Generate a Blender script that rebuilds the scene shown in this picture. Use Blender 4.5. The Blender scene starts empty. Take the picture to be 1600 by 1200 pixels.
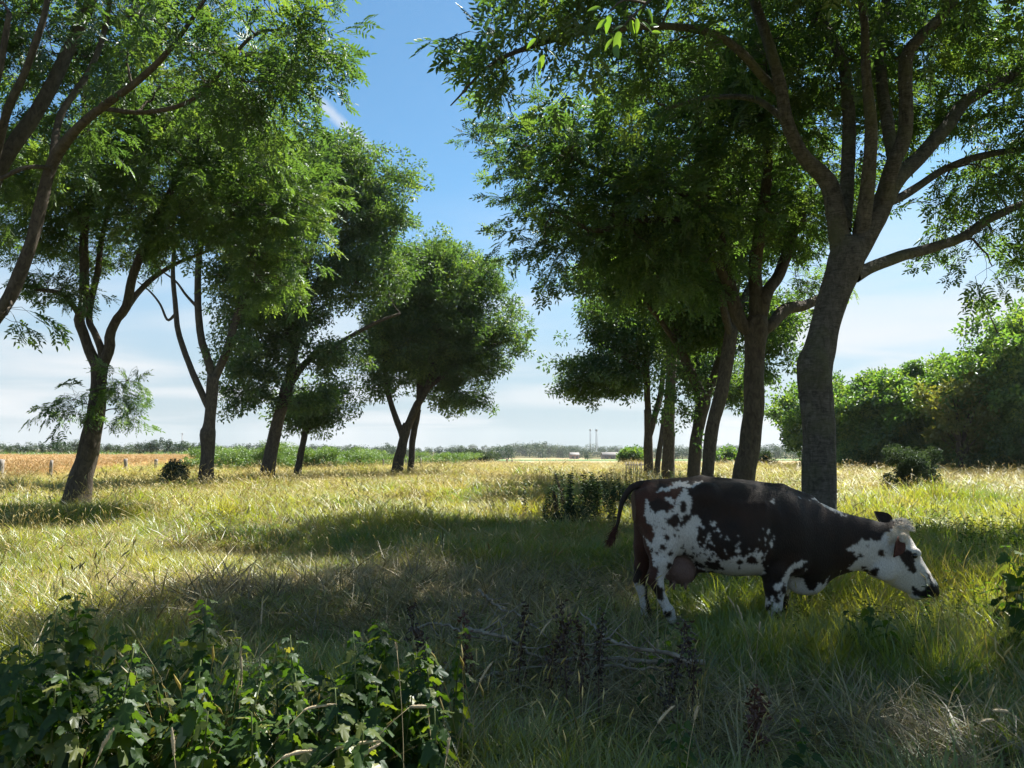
import bpy, math, random
import numpy as np
from mathutils import Vector, Matrix, Quaternion

random.seed(7)
rng = np.random.default_rng(11)
scene = bpy.context.scene
col = scene.collection

# ------------------------------------------------------------------ camera, sky, sun, exposure
F_PX = 1160.0                      # focal length in pixels of the 1600 wide photograph
PITCH = math.atan(105.0 / F_PX)    # horizon lies 105 px under the middle
CAM_H = 1.65
cam_data = bpy.data.cameras.new('camera')
cam = bpy.data.objects.new('camera', cam_data)
col.objects.link(cam)
cam_data.sensor_width = 36.0
cam_data.lens = 36.0 * F_PX / 1600.0
cam_data.clip_start = 0.05
cam_data.clip_end = 6000.0
cam.location = (0, 0, CAM_H)
cam.rotation_euler = (math.pi / 2 + PITCH, 0, 0)
scene.camera = cam

SUN_DIR = Vector((0.50, 0.42, 1.0)).normalized()      # towards the sun
SUN_EL = math.asin(SUN_DIR.z)
SUN_AZ = math.atan2(SUN_DIR.x, SUN_DIR.y)

world = bpy.data.worlds.new('World')
scene.world = world
world.use_nodes = True


def build_world():
    nt = world.node_tree
    n, l = nt.nodes, nt.links
    n.clear()
    out = n.new('ShaderNodeOutputWorld')
    bg = n.new('ShaderNodeBackground')
    bg.inputs['Strength'].default_value = 0.049
    sky = n.new('ShaderNodeTexSky')
    sky.sky_type = 'NISHITA'
    sky.sun_disc = False
    sky.sun_elevation = SUN_EL
    sky.sun_rotation = SUN_AZ
    sky.air_density = 1.0
    sky.dust_density = 0.35
    sky.ozone_density = 1.6
    tc = n.new('ShaderNodeTexCoord')
    # thin high cloud: noise over a flattened sky plane
    sep = n.new('ShaderNodeSeparateXYZ')
    l.new(tc.outputs['Generated'], sep.inputs[0])
    mx = n.new('ShaderNodeMath'); mx.operation = 'MAXIMUM'; mx.inputs[1].default_value = 0.03
    l.new(sep.outputs['Z'], mx.inputs[0])
    ad = n.new('ShaderNodeMath'); ad.operation = 'ADD'; ad.inputs[1].default_value = 0.10
    l.new(mx.outputs[0], ad.inputs[0])
    div = n.new('ShaderNodeVectorMath'); div.operation = 'DIVIDE'
    cmb = n.new('ShaderNodeCombineXYZ')
    for k in range(3):
        l.new(ad.outputs[0], cmb.inputs[k])
    l.new(tc.outputs['Generated'], div.inputs[0])
    l.new(cmb.outputs[0], div.inputs[1])
    mp = n.new('ShaderNodeMapping')
    mp.inputs['Scale'].default_value = (0.55, 0.85, 0.0)
    mp.inputs['Location'].default_value = (1.7, 0.4, 0.0)
    mp.inputs['Rotation'].default_value = (0, 0, 0.35)
    l.new(div.outputs[0], mp.inputs['Vector'])
    nz = n.new('ShaderNodeTexNoise')
    nz.inputs['Scale'].default_value = 0.9
    nz.inputs['Detail'].default_value = 7
    nz.inputs['Roughness'].default_value = 0.46
    nz.inputs['Distortion'].default_value = 0.6
    l.new(mp.outputs[0], nz.inputs['Vector'])
    rmp = n.new('ShaderNodeMapRange'); rmp.interpolation_type = 'SMOOTHSTEP'
    rmp.inputs['From Min'].default_value = 0.38
    rmp.inputs['From Max'].default_value = 0.72
    rmp.inputs['To Max'].default_value = 0.85
    l.new(nz.outputs['Fac'], rmp.inputs['Value'])
    # cloud thickens towards the horizon
    low = n.new('ShaderNodeMapRange'); low.interpolation_type = 'SMOOTHSTEP'
    low.inputs['From Min'].default_value = 0.40
    low.inputs['From Max'].default_value = 0.10
    low.inputs['To Min'].default_value = 0.10
    low.inputs['To Max'].default_value = 1.0
    l.new(sep.outputs['Z'], low.inputs['Value'])
    m1 = n.new('ShaderNodeMath'); m1.operation = 'MULTIPLY'
    l.new(rmp.outputs[0], m1.inputs[0]); l.new(low.outputs[0], m1.inputs[1])
    veil = n.new('ShaderNodeMapRange'); veil.interpolation_type = 'SMOOTHSTEP'
    veil.inputs['From Min'].default_value = 0.36
    veil.inputs['From Max'].default_value = 0.02
    veil.inputs['To Max'].default_value = 0.88
    l.new(sep.outputs['Z'], veil.inputs['Value'])
    m2 = n.new('ShaderNodeMath'); m2.operation = 'ADD'; m2.use_clamp = True
    l.new(m1.outputs[0], m2.inputs[0]); m2.inputs[1].default_value = 0.0
    # a short wisp of old contrail
    def dirv(px, py):
        a = pix(px, py, 100.0) - np.array([0, 0, CAM_H]); return a / np.linalg.norm(a)
    a, b = dirv(478, 138), dirv(592, 244)
    nrm = np.cross(a, b); nrm /= np.linalg.norm(nrm)
    mid = (a + b); mid /= np.linalg.norm(mid)
    dn = n.new('ShaderNodeVectorMath'); dn.operation = 'DOT_PRODUCT'
    dn.inputs[1].default_value = tuple(nrm); l.new(tc.outputs['Generated'], dn.inputs[0])
    nz2 = n.new('ShaderNodeTexNoise'); nz2.inputs['Scale'].default_value = 40; nz2.inputs['Detail'].default_value = 4
    l.new(tc.outputs['Generated'], nz2.inputs['Vector'])
    nn = n.new('ShaderNodeMath'); nn.operation = 'MULTIPLY_ADD'
    nn.inputs[1].default_value = 0.012; nn.inputs[2].default_value = -0.006
    l.new(nz2.outputs['Fac'], nn.inputs[0])
    ds = n.new('ShaderNodeMath'); ds.operation = 'ADD'
    l.new(dn.outputs['Value'], ds.inputs[0]); l.new(nn.outputs[0], ds.inputs[1])
    ab = n.new('ShaderNodeMath'); ab.operation = 'ABSOLUTE'; l.new(ds.outputs[0], ab.inputs[0])
    w = n.new('ShaderNodeMapRange'); w.interpolation_type = 'SMOOTHSTEP'
    w.inputs['From Min'].default_value = 0.0095; w.inputs['From Max'].default_value = 0.0
    w.inputs['To Max'].default_value = 0.55
    l.new(ab.outputs[0], w.inputs['Value'])
    dm = n.new('ShaderNodeVectorMath'); dm.operation = 'DOT_PRODUCT'
    dm.inputs[1].default_value = tuple(mid); l.new(tc.outputs['Generated'], dm.inputs[0])
    w2 = n.new('ShaderNodeMapRange'); w2.interpolation_type = 'SMOOTHSTEP'
    w2.inputs['From Min'].default_value = math.cos(0.062); w2.inputs['From Max'].default_value = math.cos(0.02)
    l.new(dm.outputs['Value'], w2.inputs['Value'])
    w3 = n.new('ShaderNodeMath'); w3.operation = 'MULTIPLY'
    l.new(w.outputs[0], w3.inputs[0]); l.new(w2.outputs[0], w3.inputs[1])
    m3 = n.new('ShaderNodeMath'); m3.operation = 'ADD'; m3.use_clamp = True
    l.new(m2.outputs[0], m3.inputs[0]); l.new(w3.outputs[0], m3.inputs[1])
    mix = n.new('ShaderNodeMix'); mix.data_type = 'RGBA'
    l.new(m3.outputs[0], mix.inputs['Factor'])
    tint = n.new('ShaderNodeMix'); tint.data_type = 'RGBA'; tint.blend_type = 'MULTIPLY'; tint.inputs['Factor'].default_value = 1
    l.new(sky.outputs['Color'], tint.inputs['A']); tint.inputs['B'].default_value = (0.72, 1.02, 1.06, 1)
    mixv = n.new('ShaderNodeMix'); mixv.data_type = 'RGBA'
    l.new(veil.outputs[0], mixv.inputs['Factor'])
    l.new(tint.outputs['Result'], mixv.inputs['A']); mixv.inputs['B'].default_value = (3.45, 3.95, 4.5, 1)
    l.new(mixv.outputs['Result'], mix.inputs['A'])
    mix.inputs['B'].default_value = (5.6, 5.75, 5.9, 1)
    l.new(mix.outputs['Result'], bg.inputs['Color'])
    l.new(bg.outputs[0], out.inputs['Surface'])


CP, SP = math.cos(PITCH), math.sin(PITCH)


def pix(px, py, depth):
    """world point at world-y = depth seen at pixel (px, py) of the 1600 x 1200 photograph"""
    u = (px - 800.0) / F_PX
    v = (600.0 - py) / F_PX
    d = np.array([u, CP - v * SP, SP + v * CP])
    return np.array([0, 0, CAM_H]) + d * (depth / d[1])


def project(P):
    P = np.asarray(P, dtype=float) - np.array([0, 0, CAM_H])
    f = P[..., 1] * CP + P[..., 2] * SP
    up = -P[..., 1] * SP + P[..., 2] * CP
    return 800 + F_PX * P[..., 0] / f, 600 - F_PX * up / f


build_world()

sun_data = bpy.data.lights.new('sun', 'SUN')
sun_data.energy = 5.0
sun_data.angle = math.radians(0.53)
sun_data.color = (1.0, 0.95, 0.86)
sun = bpy.data.objects.new('sun', sun_data)
col.objects.link(sun)
sun.location = (20, 17, 40)
sun.rotation_euler = (-SUN_DIR).to_track_quat('-Z', 'Y').to_euler()

scene.view_settings.view_transform = 'Standard'
scene.view_settings.look = 'None'
scene.view_settings.gamma = 1.0
scene.view_settings.use_curve_mapping = False
scene.view_settings.exposure = 1.75
scene.render.engine = 'CYCLES'
scene.cycles.max_bounces = 7
scene.cycles.diffuse_bounces = 3
scene.cycles.glossy_bounces = 2
scene.cycles.transmission_bounces = 4
scene.cycles.volume_bounces = 1
scene.cycles.use_denoising = True
scene.cycles.denoising_prefilter = 'ACCURATE'
scene.cycles.sample_clamp_indirect = 3.0
scene.cycles.pixel_filter_width = 1.1

# ------------------------------------------------------------------ mesh helpers


def np_mesh(name, V, faces, smooth=False):
    """faces: list of (n,k) int arrays"""
    me = bpy.data.meshes.new(name)
    V = np.asarray(V, dtype=np.float32)
    faces = [np.asarray(f, dtype=np.int32) for f in faces if len(f)]
    me.vertices.add(len(V))
    me.vertices.foreach_set('co', V.ravel())
    if faces:
        nl = sum(f.size for f in faces)
        npoly = sum(len(f) for f in faces)
        me.loops.add(nl)
        me.loops.foreach_set('vertex_index', np.concatenate([f.ravel() for f in faces]))
        me.polygons.add(npoly)
        tot = np.concatenate([np.full(len(f), f.shape[1], dtype=np.int32) for f in faces])
        st = np.concatenate([[0], np.cumsum(tot)[:-1]]).astype(np.int32)
        me.polygons.foreach_set('loop_start', st)
        if smooth:
            me.polygons.foreach_set('use_smooth', np.ones(npoly, dtype=bool))
    me.update(calc_edges=True)
    return me


def link(name, me, mat=None, parent=None):
    if mat is not None:
        me.materials.clear(); me.materials.append(mat)
    o = bpy.data.objects.new(name, me)
    col.objects.link(o)
    if parent is not None:
        o.parent = parent
    return o


def tag(o, label=None, cat=None, group=None, kind=None):
    if label: o['label'] = label
    if cat: o['category'] = cat
    if group: o['group'] = group
    if kind: o['kind'] = kind
    return o


def thing(name, label, cat, loc=(0, 0, 0), rz=0.0, group=None):
    o = bpy.data.objects.new(name, None)
    col.objects.link(o)
    o.empty_display_size = 0.3
    o.location = tuple(float(c) for c in loc)
    o.rotation_euler = (0, 0, rz)
    return tag(o, label, cat, group)


def norm(a):
    return a / np.maximum(np.linalg.norm(a, axis=-1, keepdims=True), 1e-9)


def tubes(P, R, k):
    """P (N,S,3) centre lines, R (N,S) radii -> verts, quads"""
    P = np.asarray(P, float); R = np.asarray(R, float)
    N, S, _ = P.shape
    T = norm(np.gradient(P, axis=1))
    mean = norm(P[:, -1] - P[:, 0])
    alt = np.where(np.abs(mean[:, 2:3]) > 0.8, np.array([[1.0, 0, 0]]), np.array([[0, 0, 1.0]]))
    ref = norm(np.cross(mean, alt))[:, None, :]
    U = norm(ref - (ref * T).sum(-1, keepdims=True) * T)
    W = np.cross(T, U)
    a = np.linspace(0, 2 * np.pi, k, endpoint=False)
    V = P[:, :, None, :] + R[:, :, None, None] * (np.cos(a)[None, None, :, None] * U[:, :, None, :] + np.sin(a)[None, None, :, None] * W[:, :, None, :])
    idx = np.arange(N * S * k).reshape(N, S, k)
    q = np.stack([idx[:, :-1], np.roll(idx[:, :-1], -1, 2), np.roll(idx[:, 1:], -1, 2), idx[:, 1:]], -1).reshape(-1, 4)
    return V.reshape(-1, 3), q


def catmull(P, n):
    P = np.asarray(P, float)
    Q = np.vstack([2 * P[0] - P[1], P, 2 * P[-1] - P[-2]])
    L = np.concatenate([[0], np.cumsum(np.linalg.norm(np.diff(P[:, :3], axis=0), axis=1))])
    t = np.linspace(0, L[-1], n)
    i = np.clip(np.searchsorted(L, t, side='right') - 1, 0, len(P) - 2)
    f = ((t - L[i]) / np.maximum(L[i + 1] - L[i], 1e-9))[:, None]
    a, b, c, d = Q[i], Q[i + 1], Q[i + 2], Q[i + 3]
    return 0.5 * (2 * b + (c - a) * f + (2 * a - 5 * b + 4 * c - d) * f ** 2 + (3 * b - a - 3 * c + d) * f ** 3)


class MB:
    def __init__(s): s.V = []; s.F = {}; s.n = 0
    def add(s, V, *faces):
        for f in faces:
            f = np.asarray(f)
            if len(f): s.F.setdefault(f.shape[1], []).append(f + s.n)
        V = np.asarray(V, float); s.V.append(V); s.n += len(V)
        return s
    def tube(s, P, R, k=8, cap=True):
        P = np.asarray(P, float)
        V, q = tubes(P[None], np.asarray(R, float)[None], k)
        n = len(V)
        if cap:
            V = np.vstack([V, P[0], P[-1]])
            a = np.arange(k); b = np.roll(a, -1)
            t1 = np.stack([b, a, np.full(k, n)], 1)
            t2 = np.stack([n - k + a, n - k + b, np.full(k, n + 1)], 1)
            return s.add(V, q, t1, t2)
        return s.add(V, q)
    def box(s, c, d, rz=0.0):
        x, y, z = [v / 2 for v in d]
        V = np.array([[i, j, k] for i in (-x, x) for j in (-y, y) for k in (-z, z)])
        if rz:
            c_, s_ = math.cos(rz), math.sin(rz)
            V = np.stack([V[:, 0] * c_ - V[:, 1] * s_, V[:, 0] * s_ + V[:, 1] * c_, V[:, 2]], 1)
        return s.add(V + np.asarray(c), [[0, 1, 3, 2], [4, 6, 7, 5], [0, 4, 5, 1], [2, 3, 7, 6], [0, 2, 6, 4], [1, 5, 7, 3]])
    def mesh(s, name, smooth=False):
        return np_mesh(name, np.vstack(s.V), [np.vstack(v) for v in s.F.values()], smooth)
    def build(s, name, mat, parent=None, smooth=False):
        return link(name, s.mesh(name, smooth), mat, parent)


def quat_frames(Z, Y):
    """unit quaternions (w,x,y,z) whose local z follows Z and local y leans to Y"""
    Z = norm(Z); Y = norm(Y - (Y * Z).sum(-1, keepdims=True) * Z); X = np.cross(Y, Z)
    m00, m01, m02 = X[:, 0], Y[:, 0], Z[:, 0]
    m10, m11, m12 = X[:, 1], Y[:, 1], Z[:, 1]
    m20, m21, m22 = X[:, 2], Y[:, 2], Z[:, 2]
    w = np.sqrt(np.maximum(0, 1 + m00 + m11 + m22)) / 2
    x = np.sqrt(np.maximum(0, 1 + m00 - m11 - m22)) / 2 * np.sign(m21 - m12)
    y = np.sqrt(np.maximum(0, 1 - m00 + m11 - m22)) / 2 * np.sign(m02 - m20)
    z = np.sqrt(np.maximum(0, 1 - m00 - m11 + m22)) / 2 * np.sign(m10 - m01)
    q = np.stack([w, x, y, z], 1)
    return q / np.maximum(np.linalg.norm(q, axis=1, keepdims=True), 1e-9)


def quat_spin(n, lean=0.0):
    """upright with a random turn about z and a small lean"""
    a = rng.uniform(0, 2 * np.pi, n)
    Z = np.stack([rng.normal(0, lean + 1e-6, n), rng.normal(0, lean + 1e-6, n), np.ones(n)], 1)
    Y = np.stack([np.cos(a), np.sin(a), np.zeros(n)], 1)
    return quat_frames(Z, Y)


# a smooth 2-D noise for laying things out (sum of random sines), about -1..1
_NW = []
for _k in range(3):
    _r = np.random.default_rng(100 + _k)
    _NW.append((_r.normal(0, 1, (14, 2)), _r.uniform(0, 6.28, 14)))


def noise2(x, y, scale, k=0):
    W, ph = _NW[k]
    s = np.zeros_like(np.asarray(x, float))
    for (a, b), p in zip(W, ph):
        s = s + np.sin((a * x + b * y) / scale * 2.2 + p)
    return s / 3.7


def sstep(a, b, x):
    t = np.clip((np.asarray(x, float) - a) / (b - a), 0, 1)
    return t * t * (3 - 2 * t)


def ground(x, y):
    x = np.asarray(x, float); y = np.asarray(y, float)
    z = 0.05 * noise2(x, y, 6.0) * sstep(0, 6, y) * (1 - sstep(80, 140, y)) + 0.016 * noise2(x, y, 1.3, 1) * (1 - sstep(40, 80, y))
    side = sstep(-0.42, -0.12, x / np.maximum(y, 1.0))
    t = np.clip((y - 88) / 520.0, 0, 1)
    z = z - (0.8 + 3.9 * side) * t * sstep(80, 130, y)
    z = z + 5.0 * sstep(650, 1150, y)
    return z


# ------------------------------------------------------------------ materials


def new_mat(name):
    m = bpy.data.materials.new(name)
    m.use_nodes = True
    m.node_tree.nodes.clear()
    return m, m.node_tree.nodes, m.node_tree.links


def ramp(n, stops, interp='LINEAR'):
    r = n.new('ShaderNodeValToRGB')
    r.color_ramp.interpolation = interp
    el = r.color_ramp.elements
    while len(el) > 1: el.remove(el[-1])
    el[0].position = stops[0][0]; el[0].color = (*stops[0][1], 1)
    for p, c in stops[1:]:
        e = el.new(p); e.color = (*c, 1)
    return r


def noise_mat(name, stops, scale=8.0, rough=0.85, detail=6, stretch=(1, 1, 1), bump=0.3, coord='Object', bump_dist=0.02, spec=0.3):
    m, n, l = new_mat(name)
    out = n.new('ShaderNodeOutputMaterial'); b = n.new('ShaderNodeBsdfPrincipled')
    tc = n.new('ShaderNodeTexCoord'); mp = n.new('ShaderNodeMapping')
    mp.inputs['Scale'].default_value = stretch
    nz = n.new('ShaderNodeTexNoise'); nz.inputs['Scale'].default_value = scale; nz.inputs['Detail'].default_value = detail
    r = ramp(n, stops)
    l.new(tc.outputs[coord], mp.inputs['Vector']); l.new(mp.outputs[0], nz.inputs['Vector'])
    l.new(nz.outputs['Fac'], r.inputs[0]); l.new(r.outputs[0], b.inputs['Base Color'])
    b.inputs['Roughness'].default_value = rough
    b.inputs['Specular IOR Level'].default_value = spec
    if bump:
        bp = n.new('ShaderNodeBump'); bp.inputs['Strength'].default_value = bump; bp.inputs['Distance'].default_value = bump_dist
        l.new(nz.outputs['Fac'], bp.inputs['Height']); l.new(bp.outputs[0], b.inputs['Normal'])
    l.new(b.outputs[0], out.inputs['Surface'])
    return m


def leaf_mat(name, stops, trans, wtrans=0.45, gloss=0.07, rough=0.45, patch_scale=None, patch_stops=None):
    """leaf / blade: diffuse + translucent + a little sheen; colour varies by instance and (optionally) by place"""
    m, n, l = new_mat(name)
    out = n.new('ShaderNodeOutputMaterial')
    oi = n.new('ShaderNodeObjectInfo')
    r = ramp(n, stops)
    l.new(oi.outputs['Random'], r.inputs[0])
    colr = r.outputs[0]
    if patch_scale:
        geo = n.new('ShaderNodeNewGeometry')
        nz = n.new('ShaderNodeTexNoise'); nz.inputs['Scale'].default_value = patch_scale; nz.inputs['Detail'].default_value = 4
        l.new(geo.outputs['Position'], nz.inputs['Vector'])
        r2 = ramp(n, patch_stops); l.new(nz.outputs['Fac'], r2.inputs[0])
        mx = n.new('ShaderNodeMix'); mx.data_type = 'RGBA'; mx.inputs['Factor'].default_value = 0.5
        l.new(colr, mx.inputs['A']); l.new(r2.outputs[0], mx.inputs['B'])
        colr = mx.outputs['Result']
    d = n.new('ShaderNodeBsdfDiffuse'); l.new(colr, d.inputs['Color'])
    t = n.new('ShaderNodeBsdfTranslucent')
    tm = n.new('ShaderNodeMix'); tm.data_type = 'RGBA'; tm.blend_type = 'MULTIPLY'; tm.inputs['Factor'].default_value = 1.0
    l.new(colr, tm.inputs['A']); tm.inputs['B'].default_value = (*trans, 1)
    l.new(tm.outputs['Result'], t.inputs['Color'])
    m1 = n.new('ShaderNodeMixShader'); m1.inputs[0].default_value = wtrans
    l.new(d.outputs[0], m1.inputs[1]); l.new(t.outputs[0], m1.inputs[2])
    g = n.new('ShaderNodeBsdfGlossy'); g.inputs['Roughness'].default_value = rough; g.inputs['Color'].default_value = (0.85, 0.9, 0.95, 1)
    m2 = n.new('ShaderNodeMixShader'); m2.inputs[0].default_value = gloss
    l.new(m1.outputs[0], m2.inputs[1]); l.new(g.outputs[0], m2.inputs[2])
    l.new(m2.outputs[0], out.inputs['Surface'])
    return m


def bark_mat(name, dark, light, band=0.0, moss=0.35):
    m, n, l = new_mat(name)
    out = n.new('ShaderNodeOutputMaterial'); b = n.new('ShaderNodeBsdfPrincipled')
    tc = n.new('ShaderNodeTexCoord')
    mp = n.new('ShaderNodeMapping'); mp.inputs['Scale'].default_value = (1, 1, 0.45)
    l.new(tc.outputs['Object'], mp.inputs['Vector'])
    nz = n.new('ShaderNodeTexNoise'); nz.inputs['Scale'].default_value = 13; nz.inputs['Distortion'].default_value = 0.9; nz.inputs['Detail'].default_value = 10; nz.inputs['Roughness'].default_value = 0.65
    l.new(mp.outputs[0], nz.inputs['Vector'])
    r = ramp(n, [(0.3, dark), (0.7, light)])
    l.new(nz.outputs['Fac'], r.inputs[0])
    h = nz.outputs['Fac']; c = r.outputs[0]
    if band:
        mp2 = n.new('ShaderNodeMapping'); mp2.inputs['Scale'].default_value = (1.0, 1.0, 6.5)
        l.new(tc.outputs['Object'], mp2.inputs['Vector'])
        nb = n.new('ShaderNodeTexNoise'); nb.inputs['Scale'].default_value = 3.6; nb.inputs['Detail'].default_value = 9; nb.inputs['Roughness'].default_value = 0.62; nb.inputs['Distortion'].default_value = 2.2
        l.new(mp2.outputs[0], nb.inputs['Vector'])
        rb = ramp(n, [(0.40, (0.28, 0.28, 0.28)), (0.52, (1, 1, 1)), (0.64, (1.35, 1.35, 1.35))])
        l.new(nb.outputs['Fac'], rb.inputs[0])
        mm = n.new('ShaderNodeMix'); mm.data_type = 'RGBA'; mm.blend_type = 'MULTIPLY'; mm.inputs['Factor'].default_value = band
        l.new(c, mm.inputs['A']); l.new(rb.outputs[0], mm.inputs['B']); c = mm.outputs['Result']
        ah = n.new('ShaderNodeMath'); ah.operation = 'ADD'; l.new(nb.outputs['Fac'], ah.inputs[0]); l.new(h, ah.inputs[1]); h = ah.outputs[0]
    nm = n.new('ShaderNodeTexNoise'); nm.inputs['Scale'].default_value = 1.7; nm.inputs['Detail'].default_value = 5
    l.new(tc.outputs['Object'], nm.inputs['Vector'])
    rm = ramp(n, [(0.50, (0, 0, 0)), (0.68, (moss, moss, moss))])
    l.new(nm.outputs['Fac'], rm.inputs[0])
    mg = n.new('ShaderNodeMix'); mg.data_type = 'RGBA'
    l.new(rm.outputs[0], mg.inputs['Factor']); l.new(c, mg.inputs['A']); mg.inputs['B'].default_value = (0.095, 0.10, 0.05, 1)
    l.new(mg.outputs['Result'], b.inputs['Base Color'])
    b.inputs['Roughness'].default_value = 0.9
    b.inputs['Specular IOR Level'].default_value = 0.2
    bp = n.new('ShaderNodeBump'); bp.inputs['Strength'].default_value = 0.9; bp.inputs['Distance'].default_value = 0.03
    l.new(h, bp.inputs['Height']); l.new(bp.outputs[0], b.inputs['Normal'])
    l.new(b.outputs[0], out.inputs['Surface'])
    return m


M = {}
M['bark'] = bark_mat('bark', (0.030, 0.024, 0.019), (0.11, 0.09, 0.07), moss=0.12)
M['bark_banded'] = bark_mat('bark_banded', (0.042, 0.037, 0.032), (0.145, 0.132, 0.115), band=0.5, moss=0.6)
M['ash_leaf'] = leaf_mat('ash_leaf', [(0, (0.034, 0.066, 0.026)), (0.5, (0.052, 0.090, 0.032)), (0.85, (0.070, 0.110, 0.038)), (1, (0.10, 0.135, 0.04))], (2.5, 2.7, 0.85), 0.45, 0.04, rough=0.42)
M['near_leaf'] = leaf_mat('near_leaf', [(0, (0.055, 0.11, 0.025)), (1, (0.08, 0.14, 0.028))], (2.8, 2.7, 0.7), 0.52, 0.04)
M['wood_leaf'] = leaf_mat('wood_leaf', [(0, (0.036, 0.080, 0.022)), (0.6, (0.066, 0.125, 0.030)), (1, (0.12, 0.16, 0.035))], (2.6, 2.6, 0.9), 0.5, 0.05)
M['far_leaf'] = leaf_mat('far_leaf', [(0, (0.016, 0.036, 0.016)), (0.6, (0.026, 0.050, 0.020)), (1, (0.040, 0.065, 0.022))], (1.6, 1.7, 0.9), 0.3, 0.03)
M['yellow_leaf'] = leaf_mat('yellow_leaf', [(0, (0.085, 0.125, 0.03)), (1, (0.15, 0.155, 0.035))], (2.0, 1.8, 0.8), 0.4, 0.05)
M['bramble_leaf'] = leaf_mat('bramble_leaf', [(0, (0.07, 0.12, 0.025)), (0.6, (0.10, 0.17, 0.03)), (1, (0.15, 0.20, 0.045))], (2.0, 2.1, 0.9), 0.35, 0.05)
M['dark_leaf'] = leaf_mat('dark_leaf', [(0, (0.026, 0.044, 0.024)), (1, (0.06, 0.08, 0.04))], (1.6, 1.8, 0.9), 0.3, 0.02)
M['weed_leaf'] = leaf_mat('weed_leaf', [(0, (0.018, 0.042, 0.011)), (0.7, (0.036, 0.070, 0.014)), (1, (0.085, 0.105, 0.020))], (3.4, 3.2, 0.8), 0.46, 0.018, rough=0.5)
M['dry_leaf'] = leaf_mat('dry_leaf', [(0, (0.030, 0.018, 0.012)), (1, (0.075, 0.042, 0.025))], (1.4, 1.2, 0.9), 0.2, 0.04)
M['rust_leaf'] = leaf_mat('rust_leaf', [(0, (0.08, 0.032, 0.02)), (1, (0.14, 0.06, 0.032))], (1.4, 1.2, 0.9), 0.25, 0.04)
M['green_blade'] = leaf_mat('green_blade', [(0, (0.060, 0.125, 0.022)), (0.6, (0.12, 0.18, 0.030)), (1, (0.22, 0.23, 0.05))], (2.6, 2.4, 0.7), 0.45, 0.06,
                            patch_scale=0.35, patch_stops=[(0.35, (0.075, 0.125, 0.025)), (0.62, (0.26, 0.235, 0.055))])
M['dry_blade'] = leaf_mat('dry_blade', [(0, (0.25, 0.205, 0.055)), (0.6, (0.37, 0.30, 0.085)), (1, (0.47, 0.385, 0.14))], (1.5, 1.4, 1.1), 0.35, 0.06)
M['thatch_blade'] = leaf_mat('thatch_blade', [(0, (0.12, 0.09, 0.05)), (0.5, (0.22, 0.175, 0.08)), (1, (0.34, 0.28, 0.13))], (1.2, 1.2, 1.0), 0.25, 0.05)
M['wheat_blade'] = leaf_mat('wheat_blade', [(0, (0.44, 0.30, 0.12)), (0.6, (0.56, 0.40, 0.18)), (1, (0.64, 0.48, 0.25))], (1.4, 1.3, 1.0), 0.3, 0.05)
M['seed'] = noise_mat('seed', [(0.3, (0.30, 0.24, 0.15)), (0.7, (0.48, 0.40, 0.27))], 60, bump=0.5, bump_dist=0.004)
M['stem_green'] = noise_mat('stem_green', [(0.3, (0.06, 0.09, 0.03)), (0.7, (0.12, 0.14, 0.05))], 20, bump=0.1)
M['stem_dry'] = noise_mat('stem_dry', [(0.3, (0.20, 0.16, 0.09)), (0.7, (0.38, 0.31, 0.18))], 20, bump=0.1)
M['stem_brown'] = noise_mat('stem_brown', [(0.3, (0.05, 0.032, 0.022)), (0.7, (0.11, 0.07, 0.045))], 20, bump=0.2)
M['dead_wood'] = noise_mat('dead_wood', [(0.3, (0.10, 0.08, 0.06)), (0.7, (0.32, 0.27, 0.21))], 14, stretch=(1, 1, 1), bump=0.5)
M['post_wood'] = noise_mat('post_wood', [(0.3, (0.13, 0.115, 0.10)), (0.7, (0.32, 0.29, 0.26))], 7, stretch=(4, 4, 0.5), bump=0.5)
M['wall_brick'] = noise_mat('wall_brick', [(0.3, (0.16, 0.11, 0.10)), (0.7, (0.26, 0.19, 0.16))], 0.6, bump=0)
M['roof_sheet'] = noise_mat('roof_sheet', [(0.3, (0.15, 0.14, 0.135)), (0.7, (0.21, 0.20, 0.19))], 0.4, bump=0)
M['white_sheet'] = noise_mat('white_sheet', [(0.3, (0.32, 0.32, 0.31)), (0.7, (0.4, 0.4, 0.38))], 0.4, bump=0)
M['mast_metal'] = noise_mat('mast_metal', [(0.3, (0.30, 0.30, 0.31)), (0.7, (0.42, 0.42, 0.43))], 0.8, bump=0)
M['glass_dark'] = noise_mat('glass_dark', [(0.3, (0.03, 0.035, 0.04)), (0.7, (0.06, 0.065, 0.07))], 1, rough=0.2, bump=0)

# ------------------------------------------------------------------ scattering through geometry nodes (stuff and crowns)


def source(name, me, mat):
    me.materials.clear(); me.materials.append(mat)
    return bpy.data.objects.new(name, me)       # never linked: only fed to the node groups


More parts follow.
